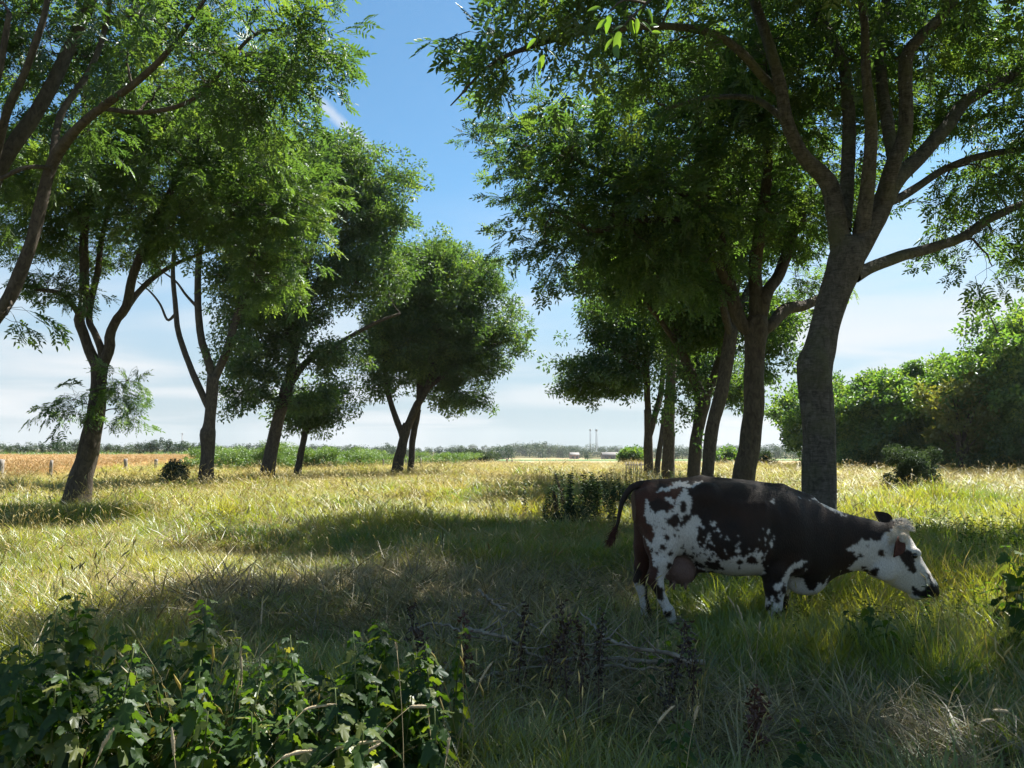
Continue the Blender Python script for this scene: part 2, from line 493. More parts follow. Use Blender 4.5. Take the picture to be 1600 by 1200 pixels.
def scatter_group(name, sources):
    g = bpy.data.node_groups.new(name, 'GeometryNodeTree')
    g.interface.new_socket('Geometry', in_out='INPUT', socket_type='NodeSocketGeometry')
    g.interface.new_socket('Geometry', in_out='OUTPUT', socket_type='NodeSocketGeometry')
    n, l = g.nodes, g.links
    gi = n.new('NodeGroupInput'); go = n.new('NodeGroupOutput')
    jn = n.new('GeometryNodeJoinGeometry')
    for s in reversed(sources):
        oi = n.new('GeometryNodeObjectInfo'); oi.inputs['Object'].default_value = s
        oi.inputs['As Instance'].default_value = True
        l.new(oi.outputs['Geometry'], jn.inputs[0])
    ip = n.new('GeometryNodeInstanceOnPoints')
    l.new(gi.outputs[0], ip.inputs['Points']); l.new(jn.outputs[0], ip.inputs['Instance'])
    ip.inputs['Pick Instance'].default_value = True
    def attr(nm, t):
        a = n.new('GeometryNodeInputNamedAttribute'); a.data_type = t; a.inputs['Name'].default_value = nm
        return [o for o in a.outputs if o.enabled and o.name == 'Attribute'][0]
    l.new(attr('variant', 'INT'), ip.inputs['Instance Index'])
    l.new(attr('turn', 'QUATERNION'), ip.inputs['Rotation'])
    l.new(attr('size', 'FLOAT_VECTOR'), ip.inputs['Scale'])
    l.new(ip.outputs[0], go.inputs[0])
    g['count'] = len(sources)
    return g


def scatter(name, P, Q, S, group, mat, parent=None, variants=None):
    P = np.asarray(P, np.float32); n = len(P)
    me = np_mesh(name, P, [])
    S = np.asarray(S, np.float32)
    if S.ndim == 1: S = np.repeat(S[:, None], 3, 1)
    a = me.attributes.new('variant', 'INT', 'POINT')
    a.data.foreach_set('value', (rng.integers(0, group['count'], n) if variants is None else variants).astype(np.int32))
    a = me.attributes.new('turn', 'QUATERNION', 'POINT'); a.data.foreach_set('value', np.asarray(Q, np.float32).ravel())
    a = me.attributes.new('size', 'FLOAT_VECTOR', 'POINT'); a.data.foreach_set('vector', S.ravel())
    o = link(name, me, mat, parent)
    md = o.modifiers.new('scatter', 'NODES'); md.node_group = group
    o['kind'] = 'stuff'
    return o


def leaflet(b, t, side, nrm, L, W, droop=0.0):
    """one leaflet: folded lens, two quads"""
    t = t / np.linalg.norm(t)
    tip = b + t * L - nrm * droop * L
    m1 = b + t * L * 0.30; m2 = b + t * L * 0.66 - nrm * droop * L * 0.45
    lift = nrm * W * 0.22
    V = [b, m1 + side * W / 2 + lift, m2 + side * W * 0.42 + lift, tip, m2 - side * W * 0.42 + lift, m1 - side * W / 2 + lift]
    return V, [[0, 1, 2, 3], [0, 3, 4, 5]]


def ash_spray(seed, leaves=7, L=0.100, W=0.034):
    r = np.random.default_rng(seed)
    mb = MB()
    Ls = 0.40
    stem = np.array([[0, 0, 0], [0.01, -0.005, 0.2], [r.normal(0, .02), -0.03, Ls]])
    mb.tube(catmull(stem, 5), np.linspace(0.006, 0.003, 5), 3, cap=False)
    for i in range(leaves):
        if i == leaves - 1:
            z = Ls; ang = r.normal(0, 0.15)
        else:
            z = Ls * (0.25 + 0.72 * (i // 2) / max(1, (leaves - 2) // 2)); ang = (1 if i % 2 else -1) * r.uniform(0.65, 1.15)
        base = np.array([0.0, -0.01, z])
        d = np.array([math.sin(ang), r.normal(-0.05, 0.25), math.cos(ang)]); d /= np.linalg.norm(d)
        up = np.array([r.normal(0, .35), 1, r.normal(0, .35)]); up -= d * (up @ d); up /= np.linalg.norm(up)
        sd = np.cross(d, up)
        rl = r.uniform(0.19, 0.27)
        pts = np.array([base + d * rl * f - up * 0.10 * f * f for f in (0, .5, 1)])
        mb.tube(pts, [0.003, 0.0022, 0.0016], 3, cap=False)
        np_ = 4
        for k in range(np_ + 1):
            f = 0.28 + 0.72 * k / np_
            p = base + d * rl * f - up * 0.10 * f * f
            if k == np_:
                V, q = leaflet(p, d - 0.25 * up, sd, up, L * 1.05, W * 1.1, 0.1); mb.add(V, q)
            else:
                for s in (-1, 1):
                    a = r.uniform(0.85, 1.2)
                    t = d * math.cos(a) + s * sd * math.sin(a)
                    nn = up + 0.35 * s * sd * r.normal(0.2, 0.5); nn -= t / np.linalg.norm(t) * (nn @ t) / np.linalg.norm(t); nn /= np.linalg.norm(nn)
                    V, q = leaflet(p, t, np.cross(t / np.linalg.norm(t), nn), nn, L * r.uniform(0.8, 1.1), W * r.uniform(.85, 1.1), r.uniform(0, .25)); mb.add(V, q)
    return mb.mesh('ash_spray', smooth=False)


def broad_spray(seed, n=30, R=0.5, L=0.22, W=0.13):
    """a clump of broad leaves for woodland, bushes and far crowns"""
    r = np.random.default_rng(seed); mb = MB()
    for i in range(n):
        p = r.normal(0, 1, 3); p = p / np.linalg.norm(p) * R * r.uniform(0.15, 1) ** 0.6
        p[1] *= 0.7
        t = p / R + r.normal(0, .5, 3) + np.array([0, -.3, .3]); t /= np.linalg.norm(t)
        nn = np.array([0, 1.0, 0.2]) + r.normal(0, .55, 3); nn -= t * (nn @ t); nn /= np.linalg.norm(nn)
        V, q = leaflet(p, t, np.cross(t, nn), nn, L * r.uniform(.6, 1.2), W * r.uniform(.7, 1.2), .2); mb.add(V, q)
    return mb.mesh('leaf_clump')


def grass_tuft(seed, n=24, H=0.4, spread=0.07, lean=0.5, w=0.005, curl=0.5):
    """a tuft of bent tapering blades"""
    r = np.random.default_rng(seed)
    az = r.uniform(0, 2 * np.pi, n); ln = np.abs(r.normal(lean, lean * .5, n)); h = H * r.uniform(0.5, 1.15, n)
    base = r.normal(0, spread, (n, 2))
    s = np.array([0, .3, .65, 1.0])
    dirx, diry = np.cos(az), np.sin(az)
    cu = r.uniform(.3, 1, n) * curl
    V = []; Fq = []; Ft = []
    for i in range(n):
        out = h[i] * (ln[i] * s + cu[i] * s ** 2.2) * .8
        z = h[i] * (s - 0.42 * (ln[i] * .6 + cu[i]) * s ** 2.4)
        z = np.maximum(z, 0.01 * s)
        ww = w * r.uniform(.6, 1.4) * np.array([1, .95, .65, 0])
        px, py = -diry[i], dirx[i]
        tw = r.uniform(-.8, .8); px, py = px * math.cos(tw) - py * math.sin(tw), px * math.sin(tw) + py * math.cos(tw)
        b = len(V)
        for j in range(4):
            x = base[i, 0] + dirx[i] * out[j]; y = base[i, 1] + diry[i] * out[j]
            if j < 3:
                V.append((x - px * ww[j], y - py * ww[j], z[j])); V.append((x + px * ww[j], y + py * ww[j], z[j]))
            else: V.append((x, y, z[j]))
        Fq += [(b, b + 1, b + 3, b + 2), (b + 2, b + 3, b + 5, b + 4)]; Ft.append((b + 4, b + 5, b + 6))
    return np_mesh('grass_tuft', V, [np.array(Fq), np.array(Ft)])


def seed_tuft(seed, n=6, H=0.75, spread=0.12, head=0.07, hw=0.006):
    """thin stalks that end in loose seed heads"""
    r = np.random.default_rng(seed); mb = MB()
    for i in range(n):
        az = r.uniform(0, 6.28); ln = abs(r.normal(.2, .18)); h = H * r.uniform(.6, 1.1)
        b = np.append(r.normal(0, spread, 2), 0); d = np.array([math.cos(az), math.sin(az), 0])
        pts = np.array([b + d * h * ln * f * f + np.array([0, 0, h * f * (1 - .25 * ln * f)]) for f in (0, .4, .75, 1)])
        mb.tube(pts, [.0016, .0014, .0011, .0009], 3, cap=False)
        t = pts[-1] - pts[-2]; t /= np.linalg.norm(t)
        t2 = t + d * .5; t2 /= np.linalg.norm(t2)
        hp = np.array([pts[-1], pts[-1] + t * head * .35, pts[-1] + (t + t2) * head * .42, pts[-1] + (t + t2) * head * .6])
        mb.tube(hp, [hw * .4, hw, hw * .8, .0005], 4, cap=False)
    return mb.mesh('seed_tuft')


def leafy_stem(seed, H=0.6, n=16, L=0.09, W=0.03):
    """an upright weed with narrow leaves, for patches that cannot be told apart"""
    r = np.random.default_rng(seed); mb = MB()
    top = np.array([r.normal(0, .06), r.normal(0, .06), H])
    mb.tube(np.array([[0, 0, 0], top * .5 + r.normal(0, .01, 3), top]), [.004, .003, .0015], 4, cap=False)
    for i in range(n):
        f = 0.12 + .88 * i / n; p = top * f; a = i * 2.4 + r.normal(0, .3)
        t = np.array([math.cos(a), math.sin(a), r.uniform(-.1, .7)]); t /= np.linalg.norm(t)
        nn = np.array([0, 0, 1.0]) + r.normal(0, .25, 3); nn -= t * (nn @ t); nn /= np.linalg.norm(nn)
        V, q = leaflet(p, t, np.cross(t, nn), nn, L * (1.15 - .6 * f) * r.uniform(.8, 1.2), W * (1.15 - .5 * f), .3); mb.add(V, q)
    return mb.mesh('leafy_stem')


G_ASH = scatter_group('ash_foliage', [source('ash_spray_source', ash_spray(i), M['ash_leaf']) for i in range(6)])
G_ASHFAR = scatter_group('ash_clumps', [source('ash_clump_source', broad_spray(20 + i, 42, .34, .15, .06), M['ash_leaf']) for i in range(5)])
G_WOOD = scatter_group('wood_foliage', [source('wood_spray_source', broad_spray(30 + i), M['wood_leaf']) for i in range(4)])
G_YELLOW = scatter_group('yellow_foliage', [source('yellow_spray_source', broad_spray(36 + i), M['yellow_leaf']) for i in range(2)])
G_BRAMBLE = scatter_group('bramble_foliage', [source('bramble_spray_source', broad_spray(40 + i, 40, .35, .10, .065), M['bramble_leaf']) for i in range(3)])
G_DARK = scatter_group('dark_foliage', [source('dark_spray_source', broad_spray(50 + i, 36, .16, .07, .035), M['dark_leaf']) for i in range(3)])
G_GREEN = scatter_group('green_grass', [source('green_tuft_source', grass_tuft(60 + i, 26, .42, .06, .45), M['green_blade']) for i in range(6)])
G_DRY = scatter_group('dry_grass', [source('dry_tuft_source', grass_tuft(70 + i, 16, .50, .07, .40, .0035), M['dry_blade']) for i in range(5)])
G_THATCH = scatter_group('thatch_grass', [source('thatch_tuft_source', grass_tuft(80 + i, 22, .36, .10, 1.5, .0035, .3), M['thatch_blade']) for i in range(5)])
G_SEED = scatter_group('seed_grass', [source('seed_tuft_source', seed_tuft(90 + i), M['dry_blade']) for i in range(5)])
G_WHEAT = scatter_group('wheat', [source('wheat_tuft_source', seed_tuft(120 + i, 26, .95, .2, .11, .012), M['wheat_blade']) for i in range(4)])
G_CORN = scatter_group('maize', [source('maize_tuft_source', grass_tuft(130 + i, 16, 1.8, .3, .35, .05), M['bramble_leaf']) for i in range(3)])
G_WEED = scatter_group('weeds', [source('weed_source', leafy_stem(140 + i), M['weed_leaf']) for i in range(4)])
G_DOCK = scatter_group('docks', [source('dock_source', leafy_stem(150 + i, .66, 60, .075, .042), M['dark_leaf']) for i in range(3)])

# ------------------------------------------------------------------ ground, fields, haze


def build_ground():
    ys = np.concatenate([np.arange(-60, 0, 5.0), np.arange(0, 14, 0.2), np.arange(14, 40, .5), np.arange(40, 110, 2), np.arange(110, 300, 8), np.arange(300, 1500.1, 40)])
    xs = np.concatenate([-np.arange(40, 1101, 35)[::-1], -np.arange(14, 40, 1.5)[::-1], np.arange(-13.8, 13.9, .25), np.arange(14, 40, 1.5), np.arange(40, 1101, 35)])
    X, Y = np.meshgrid(xs, ys)
    V = np.stack([X, Y, ground(X, Y)], -1).reshape(-1, 3)
    h, w = X.shape
    i = np.arange(h * w).reshape(h, w)
    q = np.stack([i[:-1, :-1], i[:-1, 1:], i[1:, 1:], i[1:, :-1]], -1).reshape(-1, 4)
    m, n, l = new_mat('meadow_soil')
    out = n.new('ShaderNodeOutputMaterial'); b = n.new('ShaderNodeBsdfPrincipled')
    geo = n.new('ShaderNodeNewGeometry')
    n1 = n.new('ShaderNodeTexNoise'); n1.inputs['Scale'].default_value = 0.5; n1.inputs['Detail'].default_value = 6
    n2 = n.new('ShaderNodeTexNoise'); n2.inputs['Scale'].default_value = 22; n2.inputs['Detail'].default_value = 6
    l.new(geo.outputs['Position'], n1.inputs['Vector']); l.new(geo.outputs['Position'], n2.inputs['Vector'])
    r1 = ramp(n, [(0.35, (0.07, 0.085, 0.028)), (0.55, (0.14, 0.125, 0.055)), (0.72, (0.22, 0.175, 0.09))])
    r2 = ramp(n, [(0.3, (0.35, 0.32, 0.28)), (0.7, (1.25, 1.2, 1.1))])
    l.new(n1.outputs['Fac'], r1.inputs[0]); l.new(n2.outputs['Fac'], r2.inputs[0])
    mm = n.new('ShaderNodeMix'); mm.data_type = 'RGBA'; mm.blend_type = 'MULTIPLY'; mm.inputs['Factor'].default_value = 1
    l.new(r1.outputs[0], mm.inputs['A']); l.new(r2.outputs[0], mm.inputs['B'])
    l.new(mm.outputs['Result'], b.inputs['Base Color'])
    b.inputs['Roughness'].default_value = 0.95; b.inputs['Specular IOR Level'].default_value = 0.1
    bp = n.new('ShaderNodeBump'); bp.inputs['Strength'].default_value = 0.8; bp.inputs['Distance'].default_value = 0.03
    l.new(n2.outputs['Fac'], bp.inputs['Height']); l.new(bp.outputs[0], b.inputs['Normal'])
    l.new(b.outputs[0], out.inputs['Surface'])
    o = link('ground', np_mesh('ground', V, [q], True), m)
    tag(o, 'rough meadow ground under the grass running back to the hills', 'ground', kind='structure')


build_ground()


def field_sheet(name, label, pts, mat, lift, nx=24, ny=10, kind='structure'):
    """a crop sheet over a four-cornered piece of ground (corners: near left, near right, far right, far left)"""
    a, b, c, d = [np.array(p, float) for p in pts]
    u = np.linspace(0, 1, nx)[None, :, None]; v = np.linspace(0, 1, ny)[:, None, None]
    XY = (a * (1 - u) + b * u) * (1 - v) + (d * (1 - u) + c * u) * v
    Z = ground(XY[..., 0], XY[..., 1]) + lift
    V = np.concatenate([XY, Z[..., None]], -1).reshape(-1, 3)
    i = np.arange(nx * ny).reshape(ny, nx)
    q = np.stack([i[:-1, :-1], i[:-1, 1:], i[1:, 1:], i[1:, :-1]], -1).reshape(-1, 4)
    Vb = V.copy(); Vb[:, 2] -= max(lift + 0.3, 0.4)
    rim = np.concatenate([i[0, :], i[1:, -1], i[-1, -2::-1], i[-2:0:-1, 0]])
    r2 = np.roll(rim, -1); N = len(V)
    sides = np.stack([rim, rim + N, r2 + N, r2], 1)
    o = link(name, np_mesh(name, np.vstack([V, Vb]), [q, sides]), mat)
    return tag(o, label, 'field', kind=kind)


M['wheat_field'] = noise_mat('wheat_field', [(0.35, (0.30, 0.18, 0.065)), (0.65, (0.38, 0.24, 0.09))], 0.8, bump=0, coord='Object')
M['green_field'] = noise_mat('green_field', [(0.35, (0.075, 0.15, 0.045)), (0.65, (0.11, 0.19, 0.06))], 0.1, bump=0)
M['tan_field'] = noise_mat('tan_field', [(0.35, (0.33, 0.23, 0.12)), (0.65, (0.42, 0.31, 0.18))], 0.1, bump=0)
M['pale_field'] = noise_mat('pale_field', [(0.35, (0.26, 0.22, 0.12)), (0.65, (0.33, 0.28, 0.16))], 0.1, bump=0)


def gx(px, y):
    return (px - 800.0) / F_PX * y * (CP + SP * 0.1)


field_sheet('wheat_field', 'golden ripe wheat field behind the wooden fence posts', [(-95, 36), (-26.5, 38), (-57, 152), (-150, 152)], M['wheat_field'], 0.62)
field_sheet('green_field', 'strip of green crop in front of the far barn', [(-5, 205), (70, 205), (110, 420), (-10, 420)], M['green_field'], 0.10)
field_sheet('stubble_field', 'tan stubble strip in front of the far trees', [(-20, 440), (60, 440), (60, 640), (-40, 640)], M['tan_field'], 0.12)
field_sheet('pale_field', 'pale cut hay strip before the green crop', [(0, 130), (60, 130), (70, 190), (-2, 190)], M['pale_field'], 0.06)
field_sheet('green_field', 'green crop field seen between the right hand trunks', [(85, 210), (170, 210), (260, 520), (125, 520)], M['green_field'], 0.10)
field_sheet('stubble_field', 'reddish tan field beyond the right hand trunks', [(38, 120), (80, 112), (120, 190), (62, 195)], M['tan_field'], 0.08)

# air
HX, HY0, HY1, HZ0, HZ1 = 1130, -80, 1530, -9.0, 40.0
mb = MB(); mb.box((0, (HY0 + HY1) / 2, (HZ0 + HZ1) / 2), (2 * HX, HY1 - HY0, HZ1 - HZ0))
m, n, l = new_mat('haze')
out = n.new('ShaderNodeOutputMaterial'); pv = n.new('ShaderNodeVolumePrincipled')
pv.inputs['Color'].default_value = (0.86, 0.91, 1.0, 1); pv.inputs['Density'].default_value = 0.0001; pv.inputs['Anisotropy'].default_value = 0.25
l.new(pv.outputs[0], out.inputs['Volume'])
haze = mb.build('haze', m)
tag(haze, 'thin summer haze in the air over the meadow and hills', 'haze', kind='stuff')

# ------------------------------------------------------------------ trees


def limb_world(pts, depth):
    """pts: (px, py, radius px, depth offset) -> x,y,z,r"""
    o = []
    for p in pts:
        dy = p[3] if len(p) > 3 else 0.0
        w = pix(p[0], p[1], depth + dy)
        o.append([*w, p[2] * (depth + dy) / F_PX])
    return np.array(o)


def make_trunk(L, k, S, flare, bumpy, seed, name, mat, parent, base):
    """organic tube along L (x,y,z,r): bark ridges, swellings and a root flare; geometry is local to base"""
    C = catmull(L, S)
    P, R = C[:, :3].copy(), np.maximum(C[:, 3], 0.006)
    r = np.random.default_rng(seed)
    V, q = tubes(P[None], R[None], k)
    V = V.reshape(S, k, 3)
    a = np.linspace(0, 2 * np.pi, k, endpoint=False)[None, :]
    s = np.cumsum(np.r_[0, np.linalg.norm(np.diff(P, axis=0), axis=1)])[:, None]
    f = np.ones((S, k))
    for _ in range(11):
        m_ = r.integers(1, 7); f += bumpy * r.uniform(.3, 1) * np.sin(m_ * a + r.uniform(.6, 7.0) * s + r.uniform(0, 6.28)) / m_ ** .5
    if flare:
        h = V[:, :, 2] - base[2]
        f += flare * np.exp(-np.maximum(h, 0) / 0.38) * (0.75 + 0.5 * np.sin(5 * a + 1.3))
    V = P[:, None, :] + (V - P[:, None, :]) * f[..., None]
    n0 = S * k
    V = np.vstack([V.reshape(-1, 3), P[-1:]])
    aa = np.arange(k)
    cap = np.stack([n0 - k + aa, n0 - k + np.roll(aa, -1), np.full(k, n0)], 1)
    return link(name, np_mesh(name, V - base, [q, cap], True), mat, parent)


def grow_tree(label, depth, base_px, trunk, limbs, blobs, nclust, nspray, seed, mat='bark', spray=1.0, sig=0.5, group_nodes=None, minr=0.02, gap=0.75, loc_group=None,
              name='ash_tree', keep=None, flare=0.3, cat='tree', bare=()):
    """blobs: (px, py, rx_px, ry_px, depth offset, depth radius m, weight)"""
    global rng
    rng = np.random.default_rng(seed)
    gp = pix(base_px, 705, depth); gz = float(ground(gp[0], depth))
    base = np.array([gp[0], depth, gz])
    root = thing(name, label, cat, base, 0, loc_group)
    TW = limb_world(trunk, depth)
    TW = np.vstack([[base[0], depth, gz - 0.12, TW[0, 3]], TW])
    near = depth < 22
    make_trunk(TW, 22 if near else 12, 60 if near else 30, flare, 0.040, seed, 'trunk', M[mat], root, base)
    nodes = [catmull(TW, 24)[10:]]
    for i, lb in enumerate(limbs):
        LW = limb_world(lb, depth)
        make_trunk(LW, 14 if near else 8, 44 if near else 20, 0, 0.045, seed * 31 + i, 'limb', M[mat], root, base)
        nodes.append(catmull(LW, 16)[3:])
    for lb in bare:
        make_trunk(limb_world(lb, depth), 6, 16, 0, 0.04, seed, 'limb', M[mat], root, base)
    N = np.vstack(nodes)
    # cluster centres in the blobs
    bw = np.array([b[6] if len(b) > 6 else 1.0 for b in blobs]) * (np.array([b[2] * b[3] * b[5] for b in blobs]) ** 0.8 if not any(b[4] == 'w' for b in blobs) else 1.0)
    B = []
    for b in blobs:
        if b[4] == 'w':
            B.append((np.array(b[5], float), np.array(b[7], float))); continue
        d = depth + b[4]; c = pix(b[0], b[1], d); k = d / F_PX
        rr = np.array([b[2] * k, b[5], b[3] * k]); B.append((c, np.maximum(rr - (sig * .55 + .12), rr * .5)))
    cand = []
    if depth > 24: nclust = int(nclust * 1.45)
    elif depth > 14: nclust = int(nclust * 1.15)
    tries = 0
    while len(cand) < nclust and tries < nclust * 30:
        tries += 1
        j = rng.choice(len(B), p=bw / bw.sum())
        v = rng.normal(0, 1, 3); v /= np.linalg.norm(v); v *= rng.uniform(0, 1) ** 0.36
        p = B[j][0] + v * B[j][1]
        if p[2] < gz + 1.3: continue
        if keep is not None and not keep(p): continue
        if cand and np.min(np.linalg.norm(np.array(cand) - p, axis=1)) < gap * rng.uniform(.6, 1.1): continue
        cand.append(p)
    cand = np.array(cand)
    dmin = np.array([np.min(np.linalg.norm(N[:, :3] - c, axis=1)) for c in cand])
    S = 8
    BP, BR = [], []
    tips = {}
    for ci in np.argsort(dmin):
        c = cand[ci]
        dv = c - N[:, :3]; dist = np.linalg.norm(dv, axis=1)
        up = dv[:, 2] / np.maximum(dist, 1e-6)
        cost = dist * (1 + 0.5 * np.maximum(0, -up)) + 0.1 * np.maximum(0, 0.03 - N[:, 3]) * 30
        j = int(np.argmin(cost))
        p0, r0 = N[j, :3], N[j, 3]
        D = dist[j]
        t = np.linspace(0, 1, S)[:, None]
        ctrl = p0 + dv[j] * 0.5 + np.array([0, 0, 0.16 * D]) + rng.normal(0, 0.09 * D, 3)
        P = (1 - t) ** 2 * p0 + 2 * t * (1 - t) * ctrl + t ** 2 * c
        P[1:-1] += rng.normal(0, 0.02 * D, (S - 2, 3))
        rs = min(r0 * 0.7, 0.014 + 0.017 * D); rs = max(rs, 0.011)
        R = np.linspace(rs, max(0.006, rs * 0.35), S)
        BP.append(P); BR.append(R)
        N = np.vstack([N, np.concatenate([P[2:], R[2:, None]], 1)])
        tips[ci] = P
    V1, q1 = tubes(np.array(BP), np.array(BR), 6 if near else 5)
    # sprays round every cluster
    SP, SD, TP = [], [], []
    cc = cand.mean(0)
    for ci, c in enumerate(cand):
        k = max(3, int(nspray * (.52 if depth > 24 else .50 if depth > 5 else .62) * rng.uniform(.35, 1.6)))
        cs = sig * rng.uniform(.45, 1.0); off = rng.normal(0, 1, (k, 3)) * np.array([cs, cs, cs * .6])
        p = c + off
        SP.append(p)
        dirs = norm(off + 0.35 * norm(c - cc) + rng.normal(0, .28, (k, 3)) + np.array([0, 0, -0.12]))
        SD.append(dirs)
        src = tips[ci][rng.integers(S - 4, S, k)]
        mid = (src + p) / 2 + np.array([0, 0, 0.05]) + rng.normal(0, .04, (k, 3))
        TP.append(np.stack([src, mid, p], 1))
    SP, SD, TP = np.vstack(SP), np.vstack(SD), np.vstack(TP)
    V2, q2 = tubes(TP, np.repeat([[.006, .0045, .003]], len(TP), 0) * (1 if near else 1.6), 3)
    br = MB(); br.add(V1 - base, q1); br.add(V2 - base, q2)
    o = br.build('branch', M['bark'], root, smooth=True); o['kind'] = 'stuff'
    n = len(SP)
    Y = np.array([0, 0, 1.0]) + rng.normal(0, .55, (n, 3))
    scatter('crown', SP - base, quat_frames(SD, Y), rng.uniform(.8, 1.25, n) * (spray if depth < 24 else spray * .82), group_nodes or (G_ASH if depth < 24 else G_ASHFAR), M['ash_leaf'], root)
    return root


grow_tree('big ash tree right behind the cow, grey trunk with a bulge and a wide fork', 12.0, 1281,
    [(1281, 850, 26), (1281, 780, 25), (1279, 700, 24.5), (1275, 630, 24.5), (1274, 572, 26.5, 0), (1281, 548, 24), (1290, 510, 22), (1306, 455, 23.5), (1321, 405, 27), (1330, 375, 22)],
    [
     [(1318, 420, 17.2), (1308, 345, 15.5), (1293, 285, 13.8), (1254, 242, 11.2, -.2), (1230, 190, 10.3, -.4), (1219, 131, 9.5, -.5), (1197, 56, 8.2, -.7), (1172, -20, 7.7, -.8), (1150, -120, 5.2, -1)],
     [(1328, 410, 18.9), (1366, 345, 17.2), (1392, 290, 15.5), (1437, 245, 12.0, .3), (1475, 202, 11.2, .5), (1512, 157, 9.5, .8), (1569, 124, 8.6, 1), (1640, 90, 6.9, 1.2), (1720, 60, 5.0, 1.3)],
     [(1318, 360, 10.3), (1324, 292, 10.8, .5), (1326, 187, 10.3, .9), (1321, 112, 9.0, 1), (1302, 65, 7.7, 1.2), (1276, 10, 7.7, 1.3), (1255, -90, 6.0, 1.5)],
     [(1345, 370, 12.9), (1357, 275, 10.8, -.5), (1361, 200, 9.5, -.8), (1354, 120, 7.7, -1), (1350, 30, 6.5, -1.2), (1335, -60, 5.2, -1.3)],
     [(1375, 330, 12.9), (1393, 262, 12.0, -.3), (1414, 205, 11.2, -.4), (1416, 94, 10.3, -.5), (1437, 60, 9.5, -.6), (1478, 18, 7.7, -.7), (1530, -60, 5.2, -.9)],
     [(1400, 275, 10.3), (1376, 110, 8.6, .9), (1380, 30, 7.7, 1.2), (1400, -90, 6.0, 1.5)],
     [(1385, 318, 7.7), (1415, 304, 6.9, .4), (1460, 274, 6.0, .8), (1497, 255, 5.6, 1), (1550, 240, 5.2, 1.2), (1620, 230, 4.0, 1.4)],
     [(1335, 432, 11.2), (1370, 414, 9.5, .2), (1419, 397, 8.6, .6), (1494, 375, 7.7, 1), (1550, 340, 6.9, 1.2), (1610, 316, 6.0, 1.4), (1700, 300, 4.0, 1.8)],
     [(1224, 150, 7.7), (1194, 122, 6.9, -.4), (1156, 80, 6.5, -.9), (1112, 52, 6.0, -1.4), (1037, 41, 5.6, -2), (925, 49, 5.2, -2.6), (869, 60, 5.0, -3), (794, 86, 3.5, -3.2), (756, 109, 2.2, -3.3), (722, 146, 1.6, -3.3), (704, 165, 1.0, -3.3)],
     [(1226, 187, 5.2), (1175, 154, 5.0, .3), (1100, 154, 4.0, .8), (1040, 170, 3.0, 1.2)],
    ],
    [(1250, 20, 200, 140, 1.6, 3.0, 1.3), (1480, 60, 180, 140, 1.6, 3.0, 1.3), (1040, 60, 140, 85, -.8, 2.2, 1.0), (850, 35, 150, 62, -3.0, 1.5, 1.35), (770, 90, 70, 50, -3.2, .8, .8),
     (1560, 300, 110, 90, 1, 2.2, .8), (1230, 150, 160, 90, 1.8, 1.8), (1430, 180, 150, 70, 1.9, 2.0, .7), (1650, 160, 120, 160, .8, 3), (1300, -190, 350, 150, 0, 4.5, 1.1), (1520, 420, 90, 50, 1.0, 1.5, .45), (1700, 330, 90, 120, 1, 2, .7)],
    250, 17, 101, mat='bark_banded', sig=.42, gap=.62)

grow_tree('straight ash trunk second in the right row, low limb reaching behind the big trunk', 17.0, 1160,
    [(1160, 800, 17), (1161, 749, 16.5), (1172, 689, 16), (1178, 626, 15.5), (1180, 547, 15.5), (1182, 512, 18), (1183, 495, 15)],
    [[(1178, 525, 11), (1158, 503, 11), (1145, 467, 10), (1135, 420, 9, .3), (1115, 330, 8, .5), (1098, 240, 6, .8), (1085, 150, 4, 1)],
     [(1182, 515, 12), (1182, 467, 11), (1180, 420, 10), (1190, 340, 9, -.5), (1200, 260, 7, -.8), (1195, 160, 5, -1)],
     [(1186, 500, 11), (1198, 458, 10), (1220, 424, 9, .4), (1241, 360, 8, .8), (1270, 290, 6, 1), (1290, 200, 4, 1)],
     [(1188, 520, 9), (1204, 508, 9), (1227, 484, 9.5, .5), (1258, 477, 8, 1), (1283, 465, 7, 1.4), (1305, 455, 5, 1.8), (1318, 440, 3, 2)],
     [(1140, 450, 7), (1085, 355, 6, -.8), (1000, 345, 5, -1.2), (930, 360, 4, -1.6), (870, 330, 3, -1.8)],
     [(1115, 330, 6), (1040, 290, 5, -.5), (960, 275, 4, -1), (880, 240, 3, -1.2)]],
    [(900, 260, 135, 110, -.8, 2.4, 1.25), (820, 215, 65, 55, -.5, 1.3, .9), (1010, 330, 170, 100, -.3, 2.8, 1.2), (1120, 200, 170, 130, 0, 3, 1.1), (880, 385, 90, 40, -1.2, 1.5, .7), (1230, 300, 120, 110, .5, 2.5), (1250, 440, 60, 60, 1.6, 1.2, .5), (1060, 410, 130, 60, -.3, 2, .8)],
    190, 19, 102, sig=.5, gap=.75)

grow_tree('leaning slim ash trunk third in the right row, bare below', 25.0, 1104,
    [(1104, 770, 10), (1105, 746, 9.5), (1112, 673, 10), (1128, 610, 10.5), (1137, 553, 11), (1144, 510, 10)],
    [[(1144, 515, 8), (1150, 440, 7), (1165, 360, 6, .5), (1170, 260, 4, .8)],
     [(1142, 530, 7), (1128, 470, 6, -.5), (1105, 390, 5, -.8), (1090, 300, 3, -1)],
     [(1146, 500, 6), (1180, 430, 5, .8), (1215, 360, 3.5, 1)]],
    [(1140, 330, 110, 120, 0, 3), (1190, 500, 70, 60, .8, 1.8, .8), (1210, 560, 40, 60, 1, 1.2, .6), (1080, 430, 70, 60, -.5, 1.8, .7)],
    90, 18, 103, spray=1.25, sig=.55, gap=.9)

